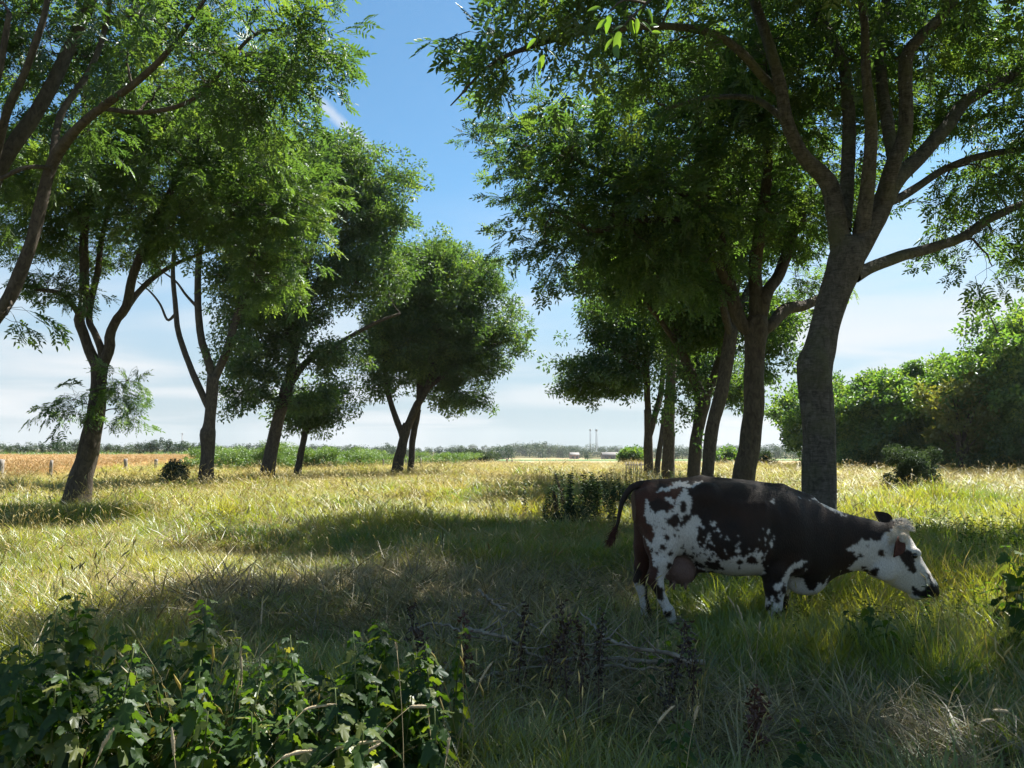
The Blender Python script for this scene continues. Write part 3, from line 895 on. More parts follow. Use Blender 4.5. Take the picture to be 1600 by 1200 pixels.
grow_tree('forked ash trunk fourth in the right row, wrapped in leaves to the left', 27.0, 1084,
    [(1084, 765, 10.5), (1085, 720, 10), (1090, 673, 9.5), (1099, 630, 11), (1101, 612, 9)],
    [[(1098, 622, 7.5), (1079, 580, 7.5), (1063, 547, 7), (1058, 515, 6.5), (1045, 467, 5.5), (1030, 400, 4)],
     [(1102, 620, 7), (1119, 580, 6.5, .3), (1128, 540, 6, .5), (1133, 470, 4.5, .8)],
     [(1063, 547, 5), (1035, 505, 4, -.6), (1005, 470, 3, -1)]],
    [(1040, 420, 90, 70, 0, 2.2), (1080, 500, 60, 70, .4, 2), (1066, 610, 26, 66, -.6, .9, .9), (980, 440, 60, 50, -.8, 1.4, .7)],
    85, 17, 104, spray=1.25, sig=.5, gap=.8)

grow_tree('pale upright ash trunk fifth in the right row, above the cow rump', 32.0, 1044,
    [(1044, 765, 10.5), (1044, 746, 10), (1045, 690, 9), (1046, 642, 8.5), (1049, 562, 8), (1047, 520, 7)],
    [[(1048, 530, 6), (1043, 470, 5), (1035, 400, 4), (1030, 340, 3)],
     [(1048, 560, 5), (1030, 500, 4, -.5), (1000, 440, 3, -1)]],
    [(1000, 420, 80, 60, 0, 2.2), (1060, 400, 80, 70, 0.5, 2.2), (940, 430, 60, 35, -.8, 1.4, .7)],
    60, 17, 105, spray=1.4, sig=.6, gap=1.0)

grow_tree('farthest ash of the right row with two stems and a dark crown hanging left', 42.0, 1013,
    [(1014, 745, 7.5), (1013, 700, 7), (1013, 673, 6.5), (1012, 640, 6)],
    [[(1013, 650, 5), (1010, 578, 5), (1012, 515, 4.5), (1008, 450, 3)],
     [(1015, 680, 5), (1023, 650, 5), (1033, 612, 4.5, .5), (1038, 560, 3.5, .8)],
     [(1010, 590, 3.5), (985, 565, 3, -.5), (945, 540, 2.5, -.8)]],
    [(975, 500, 70, 60, 0, 2.4, 1.2), (930, 580, 58, 42, -.5, 2, 1.1), (985, 590, 40, 40, 0, 1.5, .7), (1000, 520, 60, 70, .6, 2.4), (905, 610, 34, 26, -.5, 1.2, .7)],
    85, 20, 106, spray=1.6, sig=.7, gap=1.1)

grow_tree('thin leaning ash stem between the pale trunk and the two stemmed ash', 40.0, 1027,
    [(1026, 745, 5), (1028, 720, 4.5), (1034, 680, 4.2), (1040, 640, 4), (1044, 600, 3.5)],
    [[(1043, 605, 3.2), (1060, 560, 3), (1075, 500, 2.4)]],
    [(1085, 560, 50, 70, 0, 1.6), (1150, 600, 40, 50, .5, 1.4, .8)],
    30, 18, 107, spray=1.5, sig=.7, gap=1.0)

# left row
grow_tree('ash at the left edge, its forked trunk leaning into the picture from outside', 13.0, -150,
    [(-150, 860, 22.1), (-140, 780, 20.4), (-120, 690, 18.7), (-95, 620, 19.6), (-80, 590, 17.0)],
    [[(-88, 605, 11.70), (-40, 540, 10.92), (11, 471, 10.14), (34, 420, 9.75), (52, 370, 9.36), (64, 319, 8.97), (82, 255, 8.58), (112, 210, 7.80, -.3), (157, 169, 6.24, -.6), (210, 131, 5.46, -.9), (258, 86, 4.29, -1.2), (300, 30, 3.12, -1.4), (345, -40, 2.34, -1.5)],
     [(-92, 600, 13.26), (-60, 420, 12.48, .3), (-10, 280, 11.70, .6), (49, 187, 10.92, .8), (86, 124, 10.14, .9), (112, 67, 9.36, 1), (139, 10, 8.58, 1.1), (175, -90, 6.24, 1.2)],
     [(82, 255, 6.24), (95, 180, 5.46, .5), (140, 110, 4.68, .8), (165, 40, 3.90, 1), (180, -60, 2.34, 1)],
     [(-20, 300, 7.02), (10, 180, 6.24, -.5), (40, 110, 5.46, -.7), (70, 20, 4.68, -.9), (80, -60, 3.12, -1)],
     [(-100, 560, 7.02), (-50, 330, 6.24, -.8), (-5, 130, 5.46, -1), (15, 20, 3.90, -1.2)],
     [(157, 169, 3.90), (230, 175, 3.51, -.3), (310, 150, 3.12, -.6), (390, 60, 2.73, -.8), (440, 45, 1.95, -1)],
     [(82, 262, 3.90), (40, 262, 3.51, -.5), (-10, 285, 3.12, -.7)]],
    [(90, 60, 170, 120, 1.9, 2.2, 1.0), (290, 60, 140, 110, -.4, 2.6, 1.15), (440, 60, 105, 75, -.6, 1.9, 1.2), (370, 150, 130, 70, -.5, 2.0, 1.0), (60, 220, 130, 80, 2.0, 1.4, .6), (100, -140, 300, 110, 0, 4, 1), (-130, 120, 150, 250, 0, 3.5, .8), (15, 490, 26, 40, -.5, .6, .35)],
    210, 17, 108, sig=.42, gap=.62)

grow_tree('leaning ash nearest on the left with a forked trunk and leafy shoots under the fork', 20.0, 116,
    [(116, 795, 21), (122, 765, 18), (132, 728, 16), (142, 685, 14.5), (151, 640, 12.5), (154, 600, 11), (155, 572, 12.5), (156, 560, 10)],
    [[(153, 576, 8.5), (142, 552, 8), (131, 523, 7.5), (124, 500, 7.5), (130, 478, 7.5), (132, 437, 7), (131, 390, 6.5), (133, 349, 6), (140, 262, 5), (130, 150, 3.5)],
     [(160, 570, 6), (158, 548, 5.5), (148, 520, 5), (139, 500, 5, .3), (143, 467, 5, .3), (153, 422, 4.5, .4), (158, 380, 4, .5), (175, 300, 3, .7)],
     [(160, 570, 9), (171, 545, 8.5), (172, 522, 7.5), (184, 497, 7), (197, 480, 7), (208, 430, 6.5), (225, 386, 6), (255, 322, 5.5, -.3), (289, 255, 5, -.6), (311, 210, 4, -.8), (330, 130, 3, -1)],
     [(195, 486, 5), (215, 458, 4.5, .4), (240, 434, 4, .7), (277, 411, 3, 1), (330, 390, 2, 1.2)],
     [(126, 495, 5), (112, 475, 4, -.4), (94, 458, 3.5, -.6), (60, 452, 3, -.8), (37, 445, 2, -.9)]],
    [(150, 300, 120, 130, 0, 3), (300, 250, 130, 120, -.6, 3, 1.1), (90, 440, 60, 38, -.5, 1.2, .8), (250, 340, 90, 60, -.4, 2, .7), (60, 330, 90, 90, 0, 2, .8), (420, 300, 100, 110, -.8, 2.3, 1.0), (420, 420, 70, 60, -.6, 1.4, .7),
     (128, 622, 34, 30, -.2, .8, 2.6), (188, 600, 30, 34, -.2, .8, 2.6), (180, 640, 22, 18, 0, .6, 1.2), (122, 663, 12, 14, 0, .4, .5), (225, 500, 25, 12, .2, .4, .15)],
    215, 18, 109, sig=.42, gap=.42, flare=.12)

grow_tree('knobbly ash trunk second on the left with thin bare limbs fanning out', 32.0, 322,
    [(322, 762, 13), (322, 745, 11.5), (324, 710, 10), (325, 678, 12), (327, 665, 9), (329, 640, 8.5), (332, 605, 9), (334, 585, 9)],
    [[(328, 640, 6), (319, 622, 5.5), (300, 580, 5), (279, 520, 4.5), (274, 475, 4), (270, 422, 3.5), (275, 360, 2.5)],
     [(332, 590, 7), (326, 565, 6.5), (314, 527, 6), (309, 467, 5.5), (311, 400, 5), (320, 310, 4), (325, 230, 3)],
     [(336, 590, 7), (352, 555, 6.5), (366, 508, 6), (376, 475, 5.5), (400, 400, 5, .6), (430, 320, 4, .9), (440, 230, 3, 1)],
     [(275, 490, 2.5), (262, 500, 2, .2), (250, 475, 1.8, .3), (234, 455, 1.5, .4), (215, 440, .9, .5)],
     [(308, 480, 2.5), (290, 460, 2), (275, 440, 1.6), (255, 425, 1.2)]],
    [(370, 280, 120, 110, 0, 3.5, 1.1), (400, 420, 80, 80, .3, 2.5), (440, 340, 70, 100, .6, 2.4), (300, 340, 70, 60, -.4, 2, .6), (360, 520, 30, 45, .2, 1, .5), (330, 210, 100, 60, 0, 2.5, .8)],
    130, 19, 110, spray=1.35, sig=.6, gap=.9)

grow_tree('dense dark ash third on the left with leaves hanging low over its trunk', 37.0, 416,
    [(416, 755, 12), (418, 737, 11.5), (424, 705, 10), (431, 670, 9.5), (442, 630, 9), (450, 600, 9.5)],
    [[(450, 606, 8), (458, 560, 7.5), (464, 512, 7), (472, 440, 6), (500, 350, 4.5), (520, 270, 3)],
     [(452, 600, 7), (480, 565, 5, .4), (525, 539, 3.8, .7), (585, 505, 2.8, 1), (625, 490, 2, 1.1)],
     [(460, 550, 5), (440, 490, 4.5, -.5), (420, 430, 4, -.8), (400, 360, 3, -1)],
     [(470, 480, 5), (510, 420, 4, .3), (560, 350, 3.5, .5), (600, 290, 2.5, .7)]],
    [(510, 280, 95, 85, 0, 3.6, 1.1), (575, 330, 75, 80, .4, 3), (440, 480, 85, 95, -.4, 3, 1), (390, 590, 58, 75, -.6, 2.4, 1.1), (560, 430, 80, 60, .6, 2.8, .9), (490, 620, 45, 45, .3, 2, .8), (520, 560, 50, 45, .4, 2, .6), (620, 310, 30, 60, .5, 1.5, .5)],
    150, 20, 111, spray=1.5, sig=.72, gap=1.0)

grow_tree('small thin ash growing just behind the dense dark tree on the left', 43.0, 465,
    [(464, 750, 6), (466, 730, 5.5), (472, 700, 5), (477, 675, 4.5)],
    [[(476, 680, 3.5), (480, 650, 3), (478, 615, 2.2)], [(477, 678, 3), (495, 655, 2.5), (510, 630, 2)]],
    [(485, 640, 50, 40, 0, 1.8), (450, 650, 25, 22, 0, 1, .5), (525, 610, 24, 26, 0, 1, .5)],
    34, 18, 112, spray=1.6, sig=.65, gap=.9)

grow_tree('round crowned ash standing alone in the middle of the avenue, forked low', 45.0, 620,
    [(619, 748, 9.5), (622, 725, 8.5), (630, 690, 7.5), (634, 672, 8), (637, 662, 7)],
    [[(629, 682, 5.5), (623, 665, 5), (613, 637, 4.5), (604, 600, 4), (600, 540, 3)],
     [(635, 672, 7), (642, 655, 6.5), (652, 632, 6), (667, 608, 5.5), (680, 560, 5), (690, 480, 4), (700, 410, 2.5)],
     [(655, 628, 5), (655, 580, 4.5, .5), (645, 510, 4, .8), (640, 430, 3, 1)],
     [(668, 606, 4.5), (710, 575, 4, .4), (760, 545, 3.2, .6), (800, 530, 2.2, .8)]],
    [(675, 450, 92, 80, 0, 4, 1.25), (640, 530, 85, 75, -.3, 3.6, 1.1), (720, 540, 80, 72, .4, 3.4, 1.1), (798, 520, 36, 52, .5, 2.2, .9), (725, 625, 45, 30, .3, 2, .8), (780, 580, 30, 25, .5, 1.5, .4), (600, 600, 40, 32, -.4, 2, .7), (760, 440, 36, 50, .3, 2, .6), (690, 400, 60, 34, 0, 2.5, .8)],
    190, 20, 113, spray=1.6, sig=.72, gap=1.0)

grow_tree('slender second ash trunk close against the lone round crowned ash', 46.0, 642,
    [(641, 748, 6), (642, 730, 5.2), (644, 700, 4.8), (645, 684, 5), (651, 655, 4.6), (654, 640, 4.4)],
    [[(653, 642, 4), (660, 605, 3.6), (664, 560, 3), (672, 500, 2.4)]],
    [(670, 520, 50, 50, .4, 2), (690, 600, 40, 30, .4, 1.6, .7)],
    30, 18, 114, spray=1.6, sig=.7, gap=1.0)

# the ash beside the camera: its trunk is out of frame, one low twig hangs into the top of the picture
near_tree = grow_tree('ash beside the viewer whose lit twig hangs in at the top edge', 3.6, 2700,
    [(2700, 1100, 80), (2690, 700, 75), (2650, 300, 80), (2640, 150, 70)],
    [[(2650, 250, 60), (2400, -300, 50, .4), (2100, -700, 35, .5), (1700, -900, 22, .4)],
     [(2660, 250, 60), (2800, -400, 45, .8), (2900, -1000, 30, 1.2)],
     [(2640, 200, 34), (2200, -60, 24, .1), (1750, -200, 16, -.1), (1300, -200, 9, -.4), (1040, -130, 5, -.6), (985, -60, 2.5, -.7)]],
    [(0, 0, 0, 0, 'w', (3.2, 4.2, 8.2), 1.3, (3.0, 2.8, 1.8)), (0, 0, 0, 0, 'w', (6.5, 4.0, 8.5), 1.0, (2.6, 3.0, 2.4)), (0, 0, 0, 0, 'w', (1.2, 6.6, 8.6), .8, (2.4, 2.2, 1.6)), (0, 0, 0, 0, 'w', (5.6, 7.2, 8.0), 1.0, (2.2, 2.0, 1.6)), (0, 0, 0, 0, 'w', (7.0, 8.4, 8.6), 1.3, (2.4, 1.9, 1.5)), (0, 0, 0, 0, 'w', (4.4, 9.2, 9.2), 1.2, (2.2, 1.8, 1.4))],  # unseen crown lumps, added to shade the foreground and the cow
    150, 17, 115, sig=.45, gap=.6, keep=lambda p: p[2] > 1.65 + .66 * p[1] + .5 and p[2] > 5.3 and np.linalg.norm(np.cross(p - np.array([.45, 2.85, 3.25]), np.array(SUN_DIR))) > 1.3)  # crown stays out of frame; a gap is cut so sun reaches the twig

# ------------------------------------------------------------------ woodland at the right, bushes, far trees


def bush(name, label, cat, px, depth, w, h, n, grp, mat, size=1.0, group=None, trunk=0.0, blobs=None, stems=5, lean=0.0):
    """a bush or woodland tree: trunk / stems as one part and a crown of leaf clumps spread through lumps of its volume"""
    x = gx(px, depth); z = float(ground(x, depth))
    root = thing(name, label, cat, (x, depth, z), 0, group)
    if blobs is None:
        blobs = [(rng.normal(0, w * .26), rng.normal(0, w * .22), trunk + (h - trunk) * rng.uniform(.16, .84), w * rng.uniform(.11, .25), (h - trunk) * rng.uniform(.09, .20)) for _ in range(13)]
        blobs.append((0, 0, trunk + (h - trunk) * .34, w * .34, (h - trunk) * .34))
    P = []
    if trunk > 0:
        ph = rng.uniform(0, 6.28, 4); nc = max(10, n // 13)
        for c in range(nc):
            v = rng.normal(0, 1, 3); v /= np.linalg.norm(v)
            az = math.atan2(v[1], v[0]); lump = 1 + .16 * math.sin(3 * az + ph[0] + 2 * v[2]) + .12 * math.sin(5 * v[2] + 2 * az + ph[1])
            r_ = rng.uniform(0, 1) ** .33 * lump
            k_ = .62 + .38 * min(1, (v[2] * r_ + 1.05))          # a little narrower low down
            cen = np.array([v[0] * r_ * w * .5 * k_, v[1] * r_ * w * .5 * k_, trunk + (h - trunk) * (.48 + .5 * v[2] * r_)])
            sg = w * rng.uniform(.035, .085)
            for _ in range(int(13 * rng.uniform(.5, 1.5))):
                p = cen + rng.normal(0, 1, 3) * np.array([sg, sg, sg * .55])
                if p[2] > .1: P.append(p)
        blobs = [(c_[0], c_[1], c_[2], 0, 0) for c_ in P[::max(1, len(P) // 16)]]
    else:
        for i in range(n):
            b = blobs[rng.integers(len(blobs))]
            v = rng.normal(0, 1, 3); v /= np.linalg.norm(v); v *= rng.uniform(0, 1) ** .22
            p = np.array([b[0] + v[0] * b[3] + lean * b[2], b[1] + v[1] * b[3], b[2] + v[2] * b[4]])
            if p[2] > 0.05: P.append(p)
    P = np.array(P)
    mb = MB()
    if trunk > 0:
        r0 = h * .016 + .05
        top = np.array([0, 0, h * .75])
        mb.tube(catmull(np.array([[0, 0, -.1], [rng.normal(0, .1), 0, h * .3], top]), 10), np.linspace(r0, r0 * .3, 10), 8)
        for b in blobs:
            s = np.array([0, 0, trunk * .8 + .3 * b[2]])
            e = np.array([b[0], b[1], b[2]])
            mb.tube(catmull(np.array([s, (s + e) / 2 + [0, 0, .2], e]), 6), np.linspace(r0 * .45, r0 * .12, 6), 5)
        mb.build('trunk', M['bark'], root, True)
    else:
        for _ in range(stems):
            e = P[rng.integers(len(P))]
            mb.tube(catmull(np.array([[e[0] * .2, e[1] * .2, -.03], e * [.7, .7, .6], e]), 5), np.linspace(.014, .004, 5), 4)
        mb.build('stem', M['stem_brown'], root, True)
    nrm_ = norm(P - np.array([0, 0, h * .45]) + rng.normal(0, .3 * w, P.shape))
    q = quat_frames(norm(nrm_ * .4 + rng.normal(0, .7, P.shape)), np.array([0, 0, 1.0]) + rng.normal(0, .7, P.shape))
    scatter('crown' if trunk else 'foliage', P, q, rng.uniform(.75, 1.3, len(P)) * size, grp, mat, root)
    return root


rng = np.random.default_rng(31)
WG = 'woodland trees along the right of the meadow'
#      px, depth, w, h, n, label
for px, d, w, h, nn, g, lab in [
    (1262, 66, 5.0, 8.0, 700, 'w', 'slim loose woodland tree at the left end of the wood, beside the big trunk'),
    (1338, 62, 6.5, 8.6, 1100, 'w', 'woodland tree just right of the big grey trunk'),
    (1395, 60, 7.0, 8.0, 1200, 'w', 'broad low crowned woodland tree, second right of the big trunk'),
    (1452, 59, 6.5, 8.8, 1200, 'w', 'tallest rounded woodland tree in the middle of the wood'),
    (1497, 53, 4.2, 8.0, 330, 'y', 'yellowing woodland tree among the green ones'),
    (1558, 54, 7.0, 9.0, 1300, 'w', 'dark woodland tree left of the tall one at the right edge'),
    (1610, 52, 8.5, 13.2, 1900, 'w', 'tall dark woodland tree cut off by the right edge of the photo')]:
    bush('woodland_tree', lab, 'tree', px, d, w * 1.12, h, int(nn * .8), G_WOOD if g == 'w' else G_YELLOW, M['wood_leaf'] if g == 'w' else M['yellow_leaf'], 1.2, WG, trunk=.3)
# second rank so that no sky shows low down
for i, (px, d, h, lab) in enumerate([(1300, 74, 8.3, 'back rank woodland tree seen left of the fork shaped gap beside the big trunk'), (1372, 73, 9.2, 'back rank woodland tree peeping between the first two crowns'),
                                (1430, 72, 9.6, 'back rank woodland tree behind the tallest rounded crown'), (1490, 70, 10, 'back rank woodland tree above the yellowing one'), (1550, 68, 10, 'back rank woodland tree left of the tall right edge tree')]):
    bush('woodland_tree', lab, 'tree', px, d, 7.5, h, 800, G_WOOD, M['wood_leaf'], 1.4, WG, trunk=.6)
# the scrub skirt in front of the wood
for px, d, w, h, g, lab in [(1322, 55, 3.5, 3.2, 'w', 'dark scrub bush at the foot of the wood next to the big trunk'), (1360, 54, 4, 3.6, 'w', 'scrub bush at the foot of the wood, second from the big trunk'), (1396, 52, 2.6, 2.0, 'b', 'light green bush glowing in front of the dark wood'),
                         (1425, 53, 4, 3.8, 'w', 'dark scrub bush right of the light green one'), (1468, 52, 4.5, 4.2, 'w', 'dark scrub bush under the yellowing tree'), (1512, 50, 4.5, 4.6, 'w', 'tall dark scrub bush before the right part of the wood'),
                         (1560, 48, 4.5, 4.8, 'w', 'dark scrub bush second from the right edge'), (1605, 46, 4.5, 5.0, 'w', 'dark scrub bush at the right edge under the tall tree')]:
    bush('scrub_bush', lab, 'bush', px, d + 4, w * .55, h * (.75 if g == 'w' else 1.1), 120, G_WOOD if g == 'w' else G_BRAMBLE, M['wood_leaf'], 0.9, 'scrub bushes before the wood')

# brambles on the left beyond the ash trunks
for px, d, w, h, lab in [(362, 60, 5, 2.2, 'bright bramble mound just right of the knobbly trunk'), (400, 58, 5.5, 2.5, 'bright bramble mound left of the dark ash trunk'), (455, 62, 5.5, 2.2, 'bramble mound behind the small thin ash'),
                         (500, 64, 6, 2.1, 'sunlit bramble mound right of the small thin ash'), (545, 70, 6.5, 2.0, 'flat bramble mound right of the middle of the hedge'), (592, 78, 6, 1.7, 'low bramble mound left of the lone round ash'), (690, 82, 7, 1.5, 'low bramble hump behind the thin posts')]:
    bush('bramble_bush', lab, 'bush', px, d, w, h, 480, G_BRAMBLE, M['bramble_leaf'], 1.0, 'brambles along the left hedge')
bush('dark_bush', 'small dark round bush alone on the meadow between the avenue rows', 'bush', 742, 95, 4.4, 1.9, 300, G_DARK, M['dark_leaf'], 3.0)
bush('meadow_bush', 'grey green bush in the right meadow in front of the wood', 'bush', 1433, 27, 1.9, 1.9, 420, G_DARK, M['dark_leaf'], 1.0)
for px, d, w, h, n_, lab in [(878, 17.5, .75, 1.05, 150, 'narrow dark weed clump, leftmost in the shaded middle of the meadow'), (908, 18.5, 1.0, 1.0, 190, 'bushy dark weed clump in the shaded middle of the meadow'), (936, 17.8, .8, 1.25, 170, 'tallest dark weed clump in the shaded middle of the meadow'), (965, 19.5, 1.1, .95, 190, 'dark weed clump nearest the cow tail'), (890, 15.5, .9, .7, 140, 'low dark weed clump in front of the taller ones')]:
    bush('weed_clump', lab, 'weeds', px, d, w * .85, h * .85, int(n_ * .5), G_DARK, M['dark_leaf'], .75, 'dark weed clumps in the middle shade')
bush('thorn_bush', 'little dark thorn bush between the two leaning trunks at the left', 'bush', 276, 31, 1.3, 1.35, 120, G_DARK, M['dark_leaf'], 1.15)
bush('round_bush', 'pale green round bush behind the small picket fence', 'bush', 990, 100, 3.6, 2.0, 500, G_WOOD, M['wood_leaf'], 1.1)
bush('round_bush', 'hedge bush between the fourth and second right trunk', 'bush', 1135, 95, 4.0, 2.1, 300, G_WOOD, M['wood_leaf'], 1.1)
bush('round_bush', 'small dark bush right of the second trunk in the right row', 'bush', 1188, 80, 2.2, 1.5, 220, G_DARK, M['dark_leaf'], 2.4)


def far_tree_mesh(seed, tall=1.0):
    """distant tree of unit height: lumps of leaf cards over a short trunk"""
    r = np.random.default_rng(seed); mb = MB()
    mb.tube(np.array([[0, 0, -.05], [0, 0, .2], [0, 0, .45]]), [.03, .025, .012], 5)
    bl = [(0, 0, .52, .36 / tall, .40), (0, 0, .22, .36 / tall, .24), (.1, .1, .15, .40 / tall, .18)]
    for _ in range(7):
        a = r.uniform(0, 6.28); rr = r.uniform(.12, .30) / tall
        bl.append((rr * math.cos(a), rr * math.sin(a), r.uniform(.3, .75), r.uniform(.14, .24) / tall, r.uniform(.14, .23)))
    V = []; Q = []
    for i in range(900):
        b = bl[r.integers(len(bl))]; v = r.normal(0, 1, 3); v /= np.linalg.norm(v); v *= r.uniform(0, 1) ** .2
        c = np.array([b[0] + v[0] * b[3], b[1] + v[1] * b[3], max(.06, b[2] + v[2] * b[4])])
        nn = v + r.normal(0, .5, 3) + [0, 0, .3]; nn /= np.linalg.norm(nn)
        t = np.cross(nn, r.normal(0, 1, 3)); t /= np.linalg.norm(t); s = np.cross(nn, t); k = r.uniform(.018, .038)
        j = len(V); V += [c - t * k, c - s * k * .7, c + t * k, c + s * k * .7]; Q.append((j, j + 1, j + 2, j + 3))
    mb.add(np.array(V), np.array(Q))
    me = mb.mesh('far_tree'); me.materials.append(M['far_leaf'])
    return me


FAR = [far_tree_mesh(200 + i, t) for i, t in enumerate((1.0, .8, 1.15, 1.3, .9))]
rng = np.random.default_rng(41)


def far_row(lab, group, px0, px1, depth, hlo, hhi, n, jd, wide=1.0, top=None):
    for i in range(n):
        px = px0 + (px1 - px0) * (i + rng.uniform(.15, .85)) / n
        d = depth + rng.uniform(-jd, jd)
        x = gx(px, d); z = float(ground(x, d))
        h = rng.uniform(hlo, hhi)
        if top is not None:
            zt = pix(px, top(px) - 3.0 + rng.uniform(-2.5, 3), d)[2]; h = max(1.5, zt - z)
        o = bpy.data.objects.new('distant_tree', FAR[rng.integers(len(FAR))])
        col.objects.link(o)
        o.location = (x, d, z); o.rotation_euler = (0, 0, rng.uniform(0, 6.28))
        w_ = wide * max(h, 4.0) * rng.uniform(.9, 1.3); o.scale = (w_, w_, h)
        tag(o, lab, 'tree', group)


far_row('hazy green tree in the hedge line behind the wheat field at the left', 'hedge trees behind the wheat', -40, 345, 190, 4, 7, 40, 22, .95, lambda p: 689 + 4 * math.sin(p / 23.0))
far_row('bluish tree on the far ridge behind the left tree row', 'trees on the far left ridge', 300, 620, 420, 8, 12, 26, 40, 1.15, lambda p: 694 + 3 * math.sin(p / 17.0))
far_row('hazy tree in the long belt across the middle of the horizon', 'tree belt in the middle distance', 480, 800, 380, 7, 11, 34, 50, 1.0, lambda p: 700 + 3 * math.sin(p / 13.0))
far_row('hazy tree on the low wooded hill in the middle of the horizon', 'trees on the wooded hill', 760, 900, 760, 12, 18, 34, 90, .95, lambda p: 691 + ((p - 835) / 68.0) ** 2 * 8)
far_row('hazy bluish tree behind the far barns', 'trees behind the far barns', 870, 1030, 700, 8, 12, 22, 40, 1.0, lambda p: 699 + 2.5 * math.sin(p / 9.0))
far_row('hazy tree beyond the green field between the right trunks', 'far trees right of the avenue', 1030, 1300, 560, 9, 14, 34, 60, .95, lambda p: 697 - 3.5 * sstep(1130, 1220, p))
far_row('hazy tree on the far ridge behind the whole avenue', 'trees on the last ridge', -60, 1500, 1150, 10, 14, 110, 120, 1.6, lambda p: 699 + 2.5 * math.sin(p / 31.0))
o = bpy.data.objects.new('distant_tree', FAR[0]); col.objects.link(o)
o.location = (gx(917, 330), 330, float(ground(gx(917, 330), 330))); o.scale = (5.0, 5.0, 4.8)
tag(o, 'dark round tree standing alone in front of the gap between the two barns', 'tree')

# ------------------------------------------------------------------ far buildings and masts


def barn(label, px0, px1, y_eave, y_ridge, depth, roofmat, doors=4):
    x0, x1 = gx(px0, depth), gx(px1, depth); xc = (x0 + x1) / 2; W = x1 - x0; D = 14.0
    z0 = float(ground(xc, depth)) - .2
    ze = pix(800, y_eave, depth)[2] - z0; zr = pix(800, y_ridge, depth + D / 2)[2] - z0
    root = thing('barn', label, 'barn', (xc, depth, z0))
    mb = MB()
    mb.add([[-W / 2, 0, 0], [W / 2, 0, 0], [W / 2, D, 0], [-W / 2, D, 0], [-W / 2, 0, ze], [W / 2, 0, ze], [W / 2, D, ze], [-W / 2, D, ze], [-W / 2, D / 2, zr], [W / 2, D / 2, zr]],
           [[0, 1, 5, 4], [1, 2, 6, 5], [2, 3, 7, 6], [3, 0, 4, 7]], [[5, 6, 9], [7, 4, 8]])
    mb.build('wall', M['wall_brick'], root)
    e = .5
    for s in (0, 1):
        rb = MB(); ya, yb = (-e, D / 2) if s == 0 else (D + e, D / 2)
        V = [[-W / 2 - e, ya, ze - .12], [W / 2 + e, ya, ze - .12], [W / 2 + e, yb, zr + .1], [-W / 2 - e, yb, zr + .1]]
        V = np.array(V + [[a, b, c + .22] for a, b, c in V])
        rb.add(V, [[0, 1, 2, 3], [4, 7, 6, 5], [0, 4, 5, 1], [1, 5, 6, 2], [2, 6, 7, 3], [3, 7, 4, 0]])
        rb.build('roof', roofmat, root)
    for i in range(doors):
        db = MB(); db.box((-W / 2 + W * (i + .5) / doors, -.06, ze * .36), (W / doors * .55, .1, ze * .72)); db.build('door', M['glass_dark'], root)
    return root


barn('long low barn with a pale roof beyond the green field', 941, 991, 711.5, 707.2, 600, M['roof_sheet'], 5)
barn('small barn with a pale roof left of the long barn', 891, 904, 711, 707.5, 590, M['roof_sheet'], 2)
barn('white roofed shed in front of the wooded hill', 771, 789, 708, 705.5, 520, M['white_sheet'], 2)


def mast(label, px, ytop, depth, r):
    x = gx(px, depth); z = float(ground(x, depth)); zt = pix(px, ytop, depth)[2]
    root = thing('radio_mast', label, 'mast', (x, depth, z), 0, None)
    H = zt - z; mb = MB()
    for k in range(4):
        a = math.pi / 4 + k * math.pi / 2
        mb.tube(np.array([[math.cos(a) * r * f, math.sin(a) * r * f, H * t] for t, f in ((0, 1.5), (.5, 1.1), (.97, .8))]), [r * .32, r * .28, r * .22], 5)
    for j in range(12):
        mb.box((0, 0, H * (j + .5) / 12.5), (r * 1.9, r * 1.9, r * .22), .785)
    mb.build('tower', M['mast_metal'], root)
    for j, f in enumerate((.955, .93)):
        pb = MB(); pb.tube(np.array([[0, 0, H * f], [0, 0, H * f + r * 1.2]]), [r * 1.7, r * 1.7], 10); pb.build('platform', M['mast_metal'], root)
    ab = MB(); ab.tube(np.array([[0, 0, H * .95], [0, 0, H]]), [r * .25, r * .12], 5); ab.build('antenna', M['mast_metal'], root)


mast('left one of two thin grey masts on the horizon', 921.5, 670, 900, .7)
mast('right one of two thin grey masts on the horizon, slightly thicker', 931, 670.5, 905, .9)
mast('tiny mast above the hedge trees at the left', 288.5, 676, 500, .3)

# ------------------------------------------------------------------ posts and the picket fence


def post(name, label, px, depth, ytop, wpx, group, mat='post_wood', lean=0.0):
    x = gx(px, depth); z = float(ground(x, depth)); zt = pix(px, ytop, depth)[2]; r = wpx * depth / F_PX / 2
    H = zt - z; k = 8; S = 7
    P = np.array([[lean * H * t, 0, H * t - (.15 if t == 0 else 0)] for t in np.linspace(0, 1, S)])
    V, q = tubes(P[None], (r * (1 + rng.normal(0, .05, S)))[None], k)
    V = V + rng.normal(0, r * .07, V.shape)
    n0 = len(V); aa = np.arange(k)
    V = np.vstack([V, P[-1:] + [0, 0, r * .15]])
    o = link(name, np_mesh(name, V, [q, np.stack([n0 - k + aa, n0 - k + np.roll(aa, -1), np.full(k, n0)], 1)]), M[mat])
    o.location = (x, depth, z)
    return tag(o, label, 'post', group)


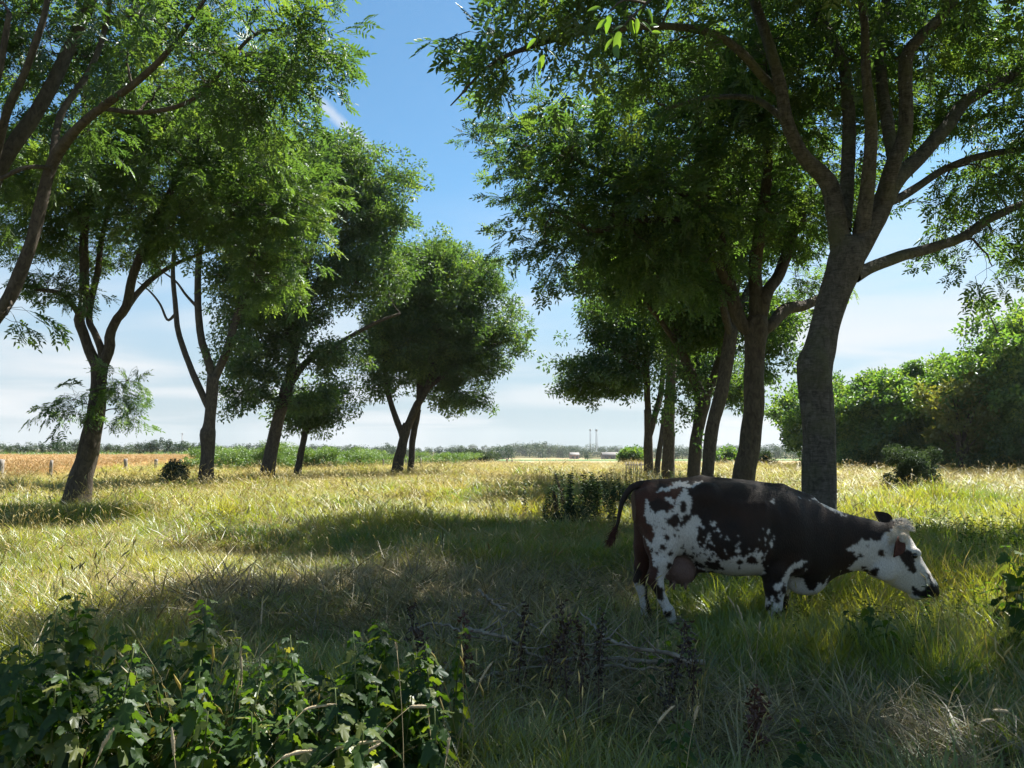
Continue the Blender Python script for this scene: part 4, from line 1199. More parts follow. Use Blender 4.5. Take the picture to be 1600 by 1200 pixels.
FG = 'fence posts beside the wheat field'
for px, d, yt, w, lab in [(10, 33, 718, 9.5, 'weathered fence post at the far left edge by the wheat, the thickest one'), (87, 42, 719, 5, 'fence post left of the nearest leaning trunk, against the wheat'), (149, 47, 718, 4, 'fence post half hidden by the nearest leaning trunk'),
                          (203.5, 53, 717, 5.5, 'fence post right of the nearest leaning trunk'), (249.5, 60, 717.5, 5, 'fence post above the little thorn bush on its left side'), (287, 67, 717.5, 3.5, 'thin fence post just left of the knobbly trunk')]:
    post('fence_post', lab, px, d, yt, w, FG, lean=rng.normal(0, .04))
TG = 'thin posts across the end of the meadow'
for px, d, yt, w, lab in [(511, 72, 716, 3, 'stumpy post by the brambles left of the lone ash'), (601, 70, 717, 2.5, 'thin post just left of the lone ash trunk'), (637, 66, 716, 2, 'thin stake between the two lone ash trunks'), (660, 60, 716, 2.2, 'tall dark stake right of the slender lone trunk'),
                          (669, 80, 719, 2, 'thin stake right of the tall dark stake'), (685, 85, 719, 2, 'thin stake before the low bramble hump'), (700, 88, 719.5, 2, 'pale stake at the right of the low bramble hump'), (714, 88, 718, 3.4, 'pale white post left of the small dark round bush'),
                          (792, 92, 717, 3, 'dark post right of the small dark round bush'), (800, 95, 718, 2, 'thin stake beside the dark post in the mid meadow')]:
    post('stake', lab, px, d, yt, w, TG, lean=rng.normal(0, .03))


def picket_fence():
    d = 44.0; x0, x1 = gx(977, d), gx(1008, d); z = float(ground(x0, d)); xc = (x0 + x1) / 2
    root = thing('picket_fence', 'small grey picket fence left of the two stemmed ash', 'fence', (xc, d, z))
    top = pix(990, 721, d)[2] - z; W = x1 - x0
    me = None
    for i in range(10):
        x = -W / 2 + W * i / 9
        if me is None:
            mb = MB(); mb.box((0, 0, top / 2), (.055, .03, top)); me = mb.mesh('picket'); me.materials.append(M['post_wood'])
        o = link('picket', me, None, root); o.location = (x, rng.normal(0, .01), rng.normal(-.02, .03)); o.rotation_euler = (0, rng.normal(0, .03), 0)
    for f in (.35, .82):
        mb = MB(); mb.box((0, .04, top * f), (W + .1, .035, .07)); mb.build('rail', M['post_wood'], root)


picket_fence()

# ------------------------------------------------------------------ grass


def gpt(px, py):
    """point where the ray of a photograph pixel meets flat ground"""
    a = pix(px, py, 1.0) - np.array([0, 0, CAM_H]); t = -CAM_H / a[2]
    return a[0] * t, a[1] * t


def ring(y0, y1, dens, margin=1.6):
    """random ground points of a given density in the view fan between two depths"""
    w1 = .74 * y1 + margin
    n = int(dens * (y1 - y0) * 2 * w1)
    x = rng.uniform(-w1, w1, n); y = rng.uniform(y0, y1, n)
    k = np.abs(x) < .74 * y + margin
    return x[k], y[k]


def wheat_side(x, y):
    """inside the wheat beyond the posts"""
    return (y > 36) & (x < -23.0 - (y - 33) * .27 - 1.5) & (y < 150)


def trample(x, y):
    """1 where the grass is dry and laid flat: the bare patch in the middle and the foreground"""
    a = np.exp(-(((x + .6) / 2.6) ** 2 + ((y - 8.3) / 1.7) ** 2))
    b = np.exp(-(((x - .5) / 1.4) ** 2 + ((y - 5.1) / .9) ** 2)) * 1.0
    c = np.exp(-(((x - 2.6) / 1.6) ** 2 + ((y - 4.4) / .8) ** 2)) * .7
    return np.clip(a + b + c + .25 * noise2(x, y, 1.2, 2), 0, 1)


def lush(x, y):
    """1 where the sward is green and tall: round the cow and to the right"""
    return np.clip(sstep(.3, 2.0, x - .25 * (y - 6)) * sstep(4.6, 6, y) * (1 - sstep(16, 24, y)) + .3 * noise2(x, y, 2.2, 1), 0, 1)


def lay(name, label, group, mat, rings, size, keep, hs=None, lean=.12):
    X, Y, S = [], [], []
    for y0, y1, dn, sc in rings:
        x, y = ring(y0, y1, dn)
        p = keep(x, y); k = rng.uniform(0, 1, len(x)) < p
        x, y = x[k], y[k]
        X.append(x); Y.append(y); S.append(np.full(len(x), sc))
    X, Y, S = np.concatenate(X), np.concatenate(Y), np.concatenate(S)
    n = len(X)
    v = size * rng.uniform(.65, 1.3, n) * (1 + .22 * noise2(X, Y, 3.0, 2))
    hgt = v * (hs(X, Y) if hs is not None else 1.0)
    SS = np.stack([v * S, v * S, hgt * (1 + .09 * (S - 1))], 1)
    o = scatter(name, np.stack([X, Y, ground(X, Y)], 1), quat_spin(n, lean), SS, group, mat)
    return tag(o, label, 'grass')


rng = np.random.default_rng(51)
tall = lambda x, y: (.55 + .72 * lush(x, y) + .25 * sstep(10, 20, y) + .12 * noise2(x, y, 1.5)) * (1 - .55 * trample(x, y)) * (1 - .3 * sstep(40, 70, y))
lay('green_grass', 'long green meadow grass under the trees and round the cow', G_GREEN, M['green_blade'],
    [(2.6, 6, 240, .85), (6, 11, 170, .95), (11, 20, 60, 1.3), (20, 40, 16, 2.1), (40, 75, 3.2, 3.6)], 1.0,
    lambda x, y: (1 - .7 * trample(x, y)) * np.where(wheat_side(x, y), 0, 1) * (.45 + .55 * lush(x, y) + .35 * sstep(8, 11, y) * (1 - sstep(20, 42, y))), tall)
lay('dry_grass', 'straw coloured dry meadow grass among the green', G_DRY, M['dry_blade'],
    [(2.6, 6, 55, .9), (6, 11, 40, 1.0), (11, 20, 26, 1.3), (20, 40, 13, 2.0), (40, 75, 4.2, 3.4), (75, 92, 1.8, 4.5)], 1.0,
    lambda x, y: (1 - .5 * lush(x, y)) * np.where(wheat_side(x, y), 0, 1) * np.clip(.35 + .35 * noise2(x, y, 2.6) + .55 * sstep(16, 34, y), .05, 1), tall)
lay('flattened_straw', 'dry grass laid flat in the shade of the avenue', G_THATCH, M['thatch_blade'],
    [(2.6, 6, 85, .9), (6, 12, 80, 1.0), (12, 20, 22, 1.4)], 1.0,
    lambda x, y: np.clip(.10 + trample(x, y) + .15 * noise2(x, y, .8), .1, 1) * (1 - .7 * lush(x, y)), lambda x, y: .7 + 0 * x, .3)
lay('seeding_grass', 'thin seed heads standing above the meadow grass', G_SEED, M['dry_blade'],
    [(3.2, 6, 9, .8), (6, 11, 7, .95), (11, 20, 9, 1.1), (20, 40, 6, 1.6), (40, 75, 2.0, 2.6), (75, 90, .8, 3.0)], .95,
    lambda x, y: np.where(wheat_side(x, y), 0, 1) * (1 - .7 * trample(x, y)) * np.clip(.5 + .5 * noise2(x, y, 2.0, 1), .1, 1), lambda x, y: .85 - .2 * sstep(40, 80, y), .1)


def patch(name, label, group, mat, n, fn, size, cat='weeds', hs=1.0, lean=.1):
    P = fn(n); P = np.stack([P[0], P[1], ground(P[0], P[1])], 1); n = len(P)
    v = size * rng.uniform(.45, 1.3, n)
    return tag(scatter(name, P, quat_spin(n, lean), np.stack([v, v, v * hs], 1), group, mat), label, cat)


def wheat_pts(n):
    y = 36 + (150 - 36) * rng.uniform(0, 1, n) ** 1.6; x0 = -23.0 - (y - 33) * .27 - 1.7
    return x0 - rng.uniform(0, 1, n) ** 1.2 * np.minimum(70, .78 * y + 10 + x0), y


patch('standing_wheat', 'ripe golden wheat stalks at the near side of the field', G_WHEAT, M['wheat_blade'], 15000, wheat_pts, 1.0, 'wheat', .95, .06)
patch('maize', 'dark green maize edge at the back of the wheat field', G_CORN, M['bramble_leaf'], 1400, lambda n: (rng.uniform(-150, -62, n), rng.uniform(156, 166, n)), 1.0, 'crop')


def disc(cx, cy, rx, ry):
    return lambda n: (cx + rng.normal(0, rx * .5, n), cy + rng.normal(0, ry * .5, n))


patch('dry_tall_grass', 'tall golden dry grass along the fence posts at the left', G_DRY, M['dry_blade'], 2600, lambda n: (lambda y: (-.78 * y + rng.uniform(.5, 1, n) ** 1 * 0 + rng.uniform(-1, 1, n) * 3.0 + .5, y))(rng.uniform(24, 58, n)), 1.7, 'grass', 1.0)
# dark docks and thistles between the avenue rows
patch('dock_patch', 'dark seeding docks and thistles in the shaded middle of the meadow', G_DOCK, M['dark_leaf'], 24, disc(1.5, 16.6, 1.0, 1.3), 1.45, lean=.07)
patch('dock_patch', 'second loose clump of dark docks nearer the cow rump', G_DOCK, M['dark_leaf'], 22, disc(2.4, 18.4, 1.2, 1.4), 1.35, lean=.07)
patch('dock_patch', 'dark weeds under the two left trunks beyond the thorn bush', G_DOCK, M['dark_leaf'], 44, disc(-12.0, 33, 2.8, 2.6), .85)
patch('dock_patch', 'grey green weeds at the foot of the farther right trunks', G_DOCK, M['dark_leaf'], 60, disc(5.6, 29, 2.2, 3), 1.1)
patch('green_weeds', 'leafy green weeds by the right edge behind the cow head', G_WEED, M['weed_leaf'], 420, disc(8.0, 11.0, 3.6, 3.0), .95)
patch('green_weeds', 'bright leafy weeds in the grass under the cow belly', G_WEED, M['weed_leaf'], 130, disc(2.3, 7.7, 1.5, .8), .6)
patch('green_weeds', 'bright leafy weeds under the cow muzzle', G_WEED, M['weed_leaf'], 110, disc(3.35, 6.35, .8, .8), .6)
patch('green_weeds', 'leafy green weeds low at the right edge', G_WEED, M['weed_leaf'], 160, disc(5.0, 6.2, 1.6, 1.4), .8)
patch('green_weeds', 'low leafy weeds filling in between the foreground stalks', G_WEED, M['weed_leaf'], 130, disc(-2.3, 3.9, 1.9, .7), .6)

# ------------------------------------------------------------------ the cow

COW_Y = 7.0
NEAR_Y = 6.80


def cow_body():
    h = 0.0115
    x0, x1, y0, y1, z0, z1 = 1.0, 4.10, 6.48, 7.52, -0.06, 1.52
    gx_ = np.arange(x0, x1, h, dtype=np.float32); gy_ = np.arange(y0, y1, h, dtype=np.float32); gz_ = np.arange(z0, z1, h, dtype=np.float32)
    D = np.full((len(gx_), len(gy_), len(gz_)), 0.6, np.float32)

    def sub(lo, hi, pad):
        s = []
        for g, a, b in zip((gx_, gy_, gz_), lo, hi):
            i = max(0, int((a - pad - g[0]) / h)); j = min(len(g), int((b + pad - g[0]) / h) + 2)
            s.append(slice(i, j))
        X = gx_[s[0]][:, None, None]; Y = gy_[s[1]][None, :, None]; Z = gz_[s[2]][None, None, :]
        return tuple(s), X, Y, Z

    def blend(s, d, k):
        a = D[s]
        t = np.clip(.5 + .5 * (a - d) / k, 0, 1)
        D[s] = a * (1 - t) + d * t - k * t * (1 - t)

    def carve(s, d, k):
        a = D[s]; d = -d
        t = np.clip(.5 - .5 * (a - d) / k, 0, 1)
        D[s] = a * (1 - t) + d * t + k * t * (1 - t)

    def ell(c, r, k=.05, cut=False):
        c = np.array(c); r = np.array(r)
        s, X, Y, Z = sub(c - r, c + r, k + .05)
        q = np.sqrt(((X - c[0]) / r[0]) ** 2 + ((Y - c[1]) / r[1]) ** 2 + ((Z - c[2]) / r[2]) ** 2)
        q2 = np.sqrt(((X - c[0]) / r[0] ** 2) ** 2 + ((Y - c[1]) / r[1] ** 2) ** 2 + ((Z - c[2]) / r[2] ** 2) ** 2)
        d = (q * (q - 1) / np.maximum(q2, 1e-4)).astype(np.float32)
        (carve if cut else blend)(s, d, k)

    def cone(a, b, ra, rb, k=.04, flat=1.0):
        a = np.array(a, float); b = np.array(b, float)
        r = max(ra, rb); s, X, Y, Z = sub(np.minimum(a, b) - r, np.maximum(a, b) + r, k + .04)
        ab = b - a; L2 = ab @ ab
        t = np.clip(((X - a[0]) * ab[0] + (Y - a[1]) * ab[1] + (Z - a[2]) * ab[2]) / L2, 0, 1)
        d = np.sqrt((X - a[0] - t * ab[0]) ** 2 + ((Y - a[1] - t * ab[1]) / flat) ** 2 + (Z - a[2] - t * ab[2]) ** 2) - (ra + (rb - ra) * t)
        blend(s, d.astype(np.float32), k)

    def W(px, py, y=COW_Y):
        return pix(px, py, y)

    def loft(st, k, p=2.3, ymid=COW_Y):
        """st: x, z top, z bottom, half width"""
        st = np.array(st)
        xs = st[:, 0]
        s, X, Y, Z = sub((xs[0], ymid - st[:, 3].max(), st[:, 2].min()), (xs[-1], ymid + st[:, 3].max(), st[:, 1].max()), k + .03)
        xv = X[:, 0, 0]
        fx = np.linspace(xs[0], xs[-1], 400); sm = np.column_stack([np.interp(fx, xs, st[:, i]) for i in (1, 2, 3)])
        ker = np.ones(25) / 25
        sm = np.column_stack([np.convolve(np.pad(c, 12, mode='edge'), ker, 'valid') for c in sm.T])
        zt, zb, hw = [np.interp(xv, fx, sm[:, i])[:, None, None] for i in range(3)]
        zc = (zt + zb) / 2; hh = np.maximum((zt - zb) / 2, .01)
        q = (np.abs((Y - ymid) / hw) ** p + np.abs((Z - zc) / hh) ** p) ** (1 / p)
        d = (q - 1) * np.minimum(hw, hh) * .9
        end = np.maximum(xs[0] - X, X - xs[-1])
        d = np.maximum(d, end)
        blend(s, d.astype(np.float32), k)

    # trunk of the body: outline points read off the photograph
    rows = [(990, 771, 805, .10), (998, 760, 832, .19), (1012, 756, 856, .25), (1040, 754.5, 868, .275), (1070, 752, 872, .29), (1100, 749, 885, .33), (1130, 749.5, 894, .37),
            (1165, 752, 897, .375), (1195, 757, 897, .345), (1220, 762, 899, .30), (1243, 769, 906, .265), (1262, 776, 912, .23), (1282, 785, 906, .185), (1300, 794, 895, .155), (1322, 805, 889, .125), (1350, 817, 888, .105), (1378, 824, 889, .09), (1392, 830, 886, .07)]
    loft([(W(a, 800)[0], W(a, b)[2], W(a, c)[2], d) for a, b, c, d in rows], .03)
    # hooks and pins, ribs, shoulder blade
    for sgn in (-1, 1):
        ell(W(1093, 770) + [0, sgn * .22, 0], (.10, .07, .09), .08)
        ell(W(1003, 778) + [0, sgn * .11, 0], (.06, .05, .07), .06)
        ell(W(1140, 845) + [0, sgn * .10, 0], (.36, .29, .27), .10)
        ell(W(1040, 815) + [0, sgn * .13, 0], (.22, .15, .27), .08)
        ell(W(1222, 835) + [0, sgn * .17, 0], (.15, .12, .30), .08)
        ell(W(1228, 872) + [0, sgn * .18, 0], (.12, .09, .11), .06)
    for sgn in (-1, 1):
        ell(W(1113, 797) + [0, sgn * .385, 0], (.13, .07, .12), .07, cut=True)
        ell(W(1070, 800) + [0, sgn * .335, 0], (.10, .05, .13), .07, cut=True)
        ell(W(1190, 815) + [0, sgn * .40, 0], (.05, .05, .20), .06, cut=True)
        for kx in range(5):
            cone(W(1128 + 12 * kx, 785) + [0, sgn * .30, 0], W(1120 + 12 * kx, 862) + [0, sgn * .335, 0], .028, .030, .03)
    # spine ridge and tail head
    cone(W(1010, 757), W(1095, 752), .04, .04, .06); cone(W(1095, 752), W(1220, 766), .04, .05, .06); cone(W(1220, 766), W(1265, 781), .05, .04, .05)
    # brisket and dewlap
    ell(W(1258, 905), (.19, .09, .145), .06)
    cone(W(1268, 913), W(1290, 896), .065, .045, .06); cone(W(1290, 896), W(1325, 884), .05, .045, .05)
    # udder and teats
    ell(W(1056, 886), (.16, .15, .135), .035)
    ell(W(1066, 893), (.13, .13, .115), .03)
    for a, b, s in ((1050, 908, -.07), (1068, 908, -.07), (1050, 908, .07), (1068, 908, .07)):
        p = W(a, b) + [0, s, 0]; cone(p, p - [0, 0, .06], .018, .013, .012)
    ell(W(1098, 889), (.10, .05, .035), .04)

    def leg(pts, y, k=.035):
        pts = [(pix(a, b, yy if yy else y), r) for a, b, r, yy in pts]
        for (a, ra), (b, rb) in zip(pts[:-1], pts[1:]): cone(a, b, ra, rb, k)

    def hoof(px, py, y):
        p = pix(px, py, y); p[2] = 0
        for s in (-1, 1):
            cone(p + [-.012, s * .026, .055], p + [.035, s * .030, .018], .040, .030, .012)
    # near hind: thigh, gaskin, hock, cannon
    leg([(1032, 812, .19, 6.90), (1034, 850, .155, 6.85), (1033, 876, .098, 6.80), (1024, 903, .064, 6.79), (1027, 914, .052, 6.78), (1036, 938, .038, 6.78), (1045, 955, .047, 6.78), (1050, 968, .042, 6.78)], 6.8)
    cone(pix(1018, 895, 6.8), pix(1016, 905, 6.8), .03, .04, .03)
    hoof(1053, 975, 6.78)
    leg([(1018, 815, .17, 7.12), (1012, 855, .13, 7.16), (1006, 882, .088, 7.19), (1000, 905, .062, 7.2), (1002, 918, .048, 7.2), (1007, 942, .038, 7.2), (1010, 958, .046, 7.2), (1013, 970, .042, 7.2)], 7.2)
    hoof(1015, 972, 7.2)
    # near fore and far fore
    leg([(1216, 850, .155, 6.86), (1211, 890, .125, 6.83), (1211, 918, .092, 6.81), (1210, 938, .066, 6.80), (1209, 948, .066, 6.80), (1211, 958, .050, 6.80), (1213, 972, .043, 6.80), (1214, 981, .050, 6.80), (1216, 986, .044, 6.80)], 6.8)
    hoof(1217, 985, 6.80)
    leg([(1222, 860, .14, 7.12), (1220, 892, .11, 7.16), (1220, 918, .08, 7.18), (1221, 938, .060, 7.19), (1221, 944, .060, 7.19), (1221, 955, .045, 7.2), (1222, 966, .046, 7.2), (1224, 973, .042, 7.2)], 7.2)
    hoof(1226, 974, 7.2)

    # head: lofted along its own axis (pixel frame turned by the axis of the face)
    A = W(1385, 850); sc = np.linalg.norm(W(1385, 850) - W(1386, 850))
    ax = np.array([.717, 0, -.697]); up = np.array([.697, 0, .717])
    hs = np.array([(-16, 28, -30, .075), (-6, 34, -44, .095), (4, 36, -52, .112), (20, 32.5, -49.5, .128), (32, 28.5, -47, .130), (44, 24, -43.5, .118), (56, 20, -40, .100), (68, 16.5, -36.5, .086), (80, 13.5, -31, .080), (90, 11, -25, .084), (98, 8, -19, .080), (104, 4, -13, .062), (107, 0, -9, .04)], float)
    hs[:, :3] *= sc
    lo = A + ax * hs[0, 0] - .35; hi = A + ax * hs[-1, 0] + .35
    s, X, Y, Z = sub((lo[0], COW_Y - .2, lo[2] - .4), (hi[0], COW_Y + .2, A[2] + .35), .0)
    t = (X - A[0]) * ax[0] + (Z - A[2]) * ax[2]; nn = (X - A[0]) * up[0] + (Z - A[2]) * up[2]
    ft = np.linspace(hs[0, 0], hs[-1, 0], 300)
    sm = [np.convolve(np.pad(np.interp(ft, hs[:, 0], hs[:, i]), 9, mode='edge'), np.ones(19) / 19, 'valid') for i in (1, 2, 3)]
    nt, nb, hw = [np.interp(t, ft, v) for v in sm]
    nc = (nt + nb) / 2; hh = np.maximum((nt - nb) / 2, .008)
    v_ = (nn - nc) / hh
    hw = hw * (1 - .22 * np.clip(-v_, 0, 1))           # narrower jaw
    q = (np.abs((Y - COW_Y) / hw) ** 2.5 + np.abs(v_) ** 2.5) ** .4
    d = (q - 1) * np.minimum(hw, hh) * .9
    d = np.maximum(d, np.maximum(hs[0, 0] - t, t - hs[-1, 0]))
    blend(s, d.astype(np.float32), .035)

    def Hd(t, n, y=0.0):
        return A + ax * t * sc + up * n * sc + np.array([0, y, 0])
    for sg in (-1, 1):
        ell(Hd(33, 16, sg * .105), (.055, .035, .045), .03)              # brow
        ell(Hd(34, 12, sg * .135), (.030, .022, .026), .012, cut=True)    # eye socket
        ell(Hd(18, -34, sg * .085), (.10, .05, .10), .05)               # cheek
        ell(Hd(101, 4, sg * .036), (.014, .014, .011), .01, cut=True)    # nostril
        cone(Hd(55, 6, sg * .075), Hd(88, -4, sg * .06), .03, .03, .04)
        ell(Hd(4, 20, sg * .115), (.05, .04, .05), .04)                  # ear root
    ell(Hd(-2, 34), (.075, .075, .065), .04)                              # poll
    ell(Hd(86, -27), (.06, .055, .035), .03)                              # chin
    cone(Hd(92, -14, -.072), Hd(104, -12, -.03), .004, .004, .02)
    # neck into the head
    cone(W(1335, 848), W(1380, 852), .20, .19, .08, .55)
    cone(W(1300, 845), W(1345, 848), .24, .20, .08, .6)

    # ---- naive surface nets
    ins = D < 0
    I = ins.astype(np.int8)
    c8 = [I[a:I.shape[0] - 1 + a, b:I.shape[1] - 1 + b, c:I.shape[2] - 1 + c] for a in (0, 1) for b in (0, 1) for c in (0, 1)]
    tot = sum(c8); act = (tot > 0) & (tot < 8)
    cells = np.argwhere(act)
    idx = np.full(act.shape, -1, np.int32); idx[act] = np.arange(len(cells))
    offs = np.array([(a, b, c) for a in (0, 1) for b in (0, 1) for c in (0, 1)])
    vals = np.stack([D[cells[:, 0] + o[0], cells[:, 1] + o[1], cells[:, 2] + o[2]] for o in offs], 1)
    acc = np.zeros((len(cells), 3)); cnt = np.zeros(len(cells))
    for i in range(8):
        for j in range(i + 1, 8):
            if np.abs(offs[i] - offs[j]).sum() != 1: continue
            a, b = vals[:, i], vals[:, j]; m_ = (a < 0) != (b < 0)
            t_ = np.where(m_, a / np.where(m_, a - b, 1), 0)
            p_ = offs[i] + t_[:, None] * (offs[j] - offs[i])
            acc[m_] += p_[m_]; cnt[m_] += 1
    V = np.array([x0, y0, z0]) + (cells + acc / cnt[:, None]) * h
    F = []
    for axis in range(3):
        o1, o2 = [(1, 2), (2, 0), (0, 1)][axis]
        sl = [slice(1, -1)] * 3; sl[axis] = slice(0, -1)
        sh = list(sl); sh[axis] = slice(1, None)
        a = ins[tuple(sl)]; b = ins[tuple(sh)]
        e = np.argwhere(a != b); base = np.array([1, 1, 1]); base[axis] = 0
        e = e + base
        flip = ins[e[:, 0], e[:, 1], e[:, 2]]
        def cell(d1, d2):
            q_ = e.copy(); q_[:, o1] -= d1; q_[:, o2] -= d2
            return idx[q_[:, 0], q_[:, 1], q_[:, 2]]
        quad = np.stack([cell(0, 0), cell(1, 0), cell(1, 1), cell(0, 1)], 1)
        quad[~flip] = quad[~flip][:, ::-1]
        F.append(quad)
    F = np.vstack(F); F = F[(F >= 0).all(1)]
    # keep the biggest connected sheet only is not needed: one solid; light smoothing
    E = np.vstack([F[:, [0, 1]], F[:, [1, 2]], F[:, [2, 3]], F[:, [3, 0]]])
    for _ in range(2):
        s_ = np.zeros_like(V); c_ = np.bincount(E[:, 0], minlength=len(V)) + np.bincount(E[:, 1], minlength=len(V))
        for ax_ in range(3):
            s_[:, ax_] = np.bincount(E[:, 0], V[E[:, 1], ax_], len(V)) + np.bincount(E[:, 1], V[E[:, 0], ax_], len(V))
        V = V * .5 + .5 * s_ / np.maximum(c_, 1)[:, None]
    return V, F, Hd


def in_poly(x, y, poly):
    poly = np.array(poly, float); r = np.zeros(len(x), bool); n = len(poly)
    for i in range(n):
        x1, y1 = poly[i]; x2, y2 = poly[(i + 1) % n]
        if y1 == y2: continue
        c = ((y1 > y) != (y2 > y)) & (x < (x2 - x1) * (y - y1) / (y2 - y1) + x1)
        r ^= c
    return r


def coat(V):
    """colour of the coat: 0 near black, 1 white, 2 red brown, 3 pink skin, 4 hoof, 5 cream, 6 wet black nose"""
    P = V.copy(); far = P[:, 1] > COW_Y
    P[far, 1] = 2 * COW_Y - P[far, 1]
    px, py = project(P)
    j = np.random.default_rng(5)
    w = [(j.normal(0, 1, 2) * f, j.uniform(0, 6.3), j.uniform(0, 6.3)) for f in (.25, .4, .6, .9, 1.3, .18, .5)]
    ox = sum(np.sin(a[0] * px + a[1] * py + p) for a, p, _ in w) * .62
    oy = sum(np.sin(a[1] * px - a[0] * py + p) for a, _, p in w) * .62
    x, y = px + ox, py + oy
    C = np.zeros(len(V), int)

    def z2(p): return [(940 + a / 4.8, 740 + b / 4.8) for a, b in p]
    def z3(p): return [(1140 + a / 5.0, 760 + b / 5.0) for a, b in p]
    def zh(p): return [(1280 + a / 6.667, 780 + b / 6.667) for a, b in p]
    def put(poly, c): C[in_poly(x, y, poly)] = c
    def dot(cx, cy, rx, ry, c, rot=0.0):
        a, b = x - cx, y - cy; cr, sr = math.cos(rot), math.sin(rot)
        C[((a * cr + b * sr) / rx) ** 2 + ((-a * sr + b * cr) / ry) ** 2 < 1] = c
    # red brown rump, tail head and rear edge
    put(z2([(180, 60), (520, 60), (620, 95), (600, 130), (545, 250), (490, 305), (430, 275), (395, 298), (350, 250), (345, 200), (325, 190), (320, 300), (340, 520), (390, 640), (430, 700), (420, 835), (360, 880), (240, 880), (180, 500)]), 2)
    put(z2([(350, 215), (440, 180), (520, 230), (480, 310), (430, 278), (395, 300), (352, 255)]), 0)
    put(z2([(390, 70), (530, 60), (500, 110), (420, 120)]), 0)
    put(z2([(240, 700), (330, 760), (330, 860), (300, 890), (290, 985), (255, 985), (235, 800)]), 0)
    # white hindquarter, flank and belly
    A_ = [(325, 190), (345, 200), (360, 265), (395, 297), (430, 277), (480, 272), (490, 300), (545, 250), (560, 190), (600, 130), (632, 108), (645, 135), (672, 180), (682, 240), (652, 312), (690, 318), (712, 300), (740, 330), (748, 375), (776, 410),
          (722, 405), (714, 480), (736, 558), (762, 552), (772, 510), (800, 458), (818, 428), (812, 470), (788, 505), (776, 560), (802, 582), (852, 592), (872, 632), (950, 656), (1012, 640), (1060, 618), (1080, 700), (1062, 765), (900, 756), (705, 706), (622, 572),
          (532, 692), (502, 802), (472, 862), (472, 922), (484, 1002), (548, 1085), (548, 1180), (460, 1180), (440, 1000), (398, 925), (355, 895), (420, 832), (426, 702), (386, 692), (384, 640), (358, 575), (312, 470), (392, 515), (372, 400), (330, 330), (320, 300), (322, 230)]
    put(z2(A_), 1)
    put(z2([(408, 140), (450, 112), (540, 95), (528, 66), (640, 62), (662, 84), (765, 45), (692, 92), (642, 108), (600, 100), (500, 128)]), 1)
    put(z2([(295, 870), (345, 868), (355, 1000), (350, 1120), (300, 1120), (296, 1000)]), 1)
    for a, b, c, d, r in [(610, 250, 26, 52, .1), (537, 358, 50, 44, -.4), (612, 362, 24, 42, .3), (487, 485, 14, 31, 0), (462, 552, 23, 31, .2), (412, 592, 11, 17, 0), (376, 574, 10, 14, 0), (508, 690, 27, 25, 0), (412, 885, 56, 48, .25), (442, 905, 30, 45, 0), (507, 1062, 27, 31, 0), (425, 1010, 20, 60, -.5), (518, 600, 20, 16, 0),
                           (640, 330, 28, 22, 0), (740, 690, 40, 18, 0), (840, 690, 60, 30, .2), (920, 720, 50, 14, .2)]:
        dot(940 + a / 4.8, 740 + b / 4.8, c / 4.8, d / 4.8, 0, r)
    dot(940 + 350 / 4.8, 740 + 440 / 4.8, 44 / 4.8, 76 / 4.8, 2, -.35)
    put(z2([(475, 195), (500, 180), (515, 170), (530, 190), (545, 190), (535, 225), (515, 225), (500, 205)]), 1)
    for a, b, c in [(836, 378, 16), (875, 425, 8), (940, 490, 8), (820, 515, 12), (1020, 578, 16), (905, 470, 6)]:
        dot(940 + a / 4.8, 740 + b / 4.8, c / 4.8, c * 1.2 / 4.8, 1)
    # belly and fore part
    put(z3([(-40, 640), (0, 562), (60, 546), (120, 548), (185, 512), (235, 478), (205, 520), (192, 548), (250, 508), (262, 528), (252, 572), (290, 500), (302, 488), (240, 600), (252, 660), (284, 672), (262, 700), (-40, 700)]), 1)
    for a, b, c, d in [(80, 596, 32, 23), (168, 575, 36, 27), (206, 598, 19, 18)]: dot(1140 + a / 5, 760 + b / 5, c / 5, d / 5, 0)
    put(z3([(236, 590), (262, 560), (250, 610), (262, 650), (286, 664), (266, 682), (244, 650)]), 1)
    put(z3([(470, 622), (500, 600), (580, 574), (612, 590), (560, 627), (505, 652), (455, 690), (447, 722), (412, 792), (380, 822), (350, 802), (348, 764), (402, 750), (440, 680)]), 1)
    put(z3([(440, 708), (500, 702), (572, 730), (592, 782), (620, 822), (682, 802), (700, 748), (742, 770), (777, 690), (740, 860), (620, 900), (520, 890), (440, 820)]), 1)
    put(z3([(340, 902), (402, 822), (432, 852), (422, 942), (402, 992), (412, 1100), (450, 1200), (300, 1200), (310, 1050), (288, 982), (330, 970), (352, 900)]), 1)
    for a, b, c, d in [(376, 868, 27, 50), (372, 1022, 28, 42), (310, 935, 20, 36)]: dot(1140 + a / 5, 760 + b / 5, c / 5, d / 5, 0)
    put(z3([(265, 850), (300, 880), (300, 910), (275, 960), (262, 900)]), 1)
    put(z3([(620, 108), (690, 84), (765, 126), (832, 176), (912, 236), (832, 210), (750, 155), (690, 112)]), 1)
    for a, b, c, d in [(336, 120, 14, 16), (308, 352, 17, 22), (62, 498, 16, 18), (323, 448, 9, 30), (272, 420, 7, 16), (548, 85, 5, 12), (600, 655, 9, 6)]: dot(1140 + a / 5, 760 + b / 5, c / 5, d / 5, 1)
    # fine speckling along the edges of the white, and whiter shanks
    q = np.random.default_rng(77)
    put([(1036, 925), (1048, 925), (1060, 975), (1038, 975)], 1); put([(1000, 925), (1016, 925), (1020, 975), (1004, 975)], 1)
    dot(1043, 961, 5.5, 6, 0)
    for _ in range(36):
        a, b = q.uniform(1006, 1070), q.uniform(785, 880); s = q.uniform(.8, 1.8); dot(a, b, s, s * q.uniform(1, 1.6), 0)
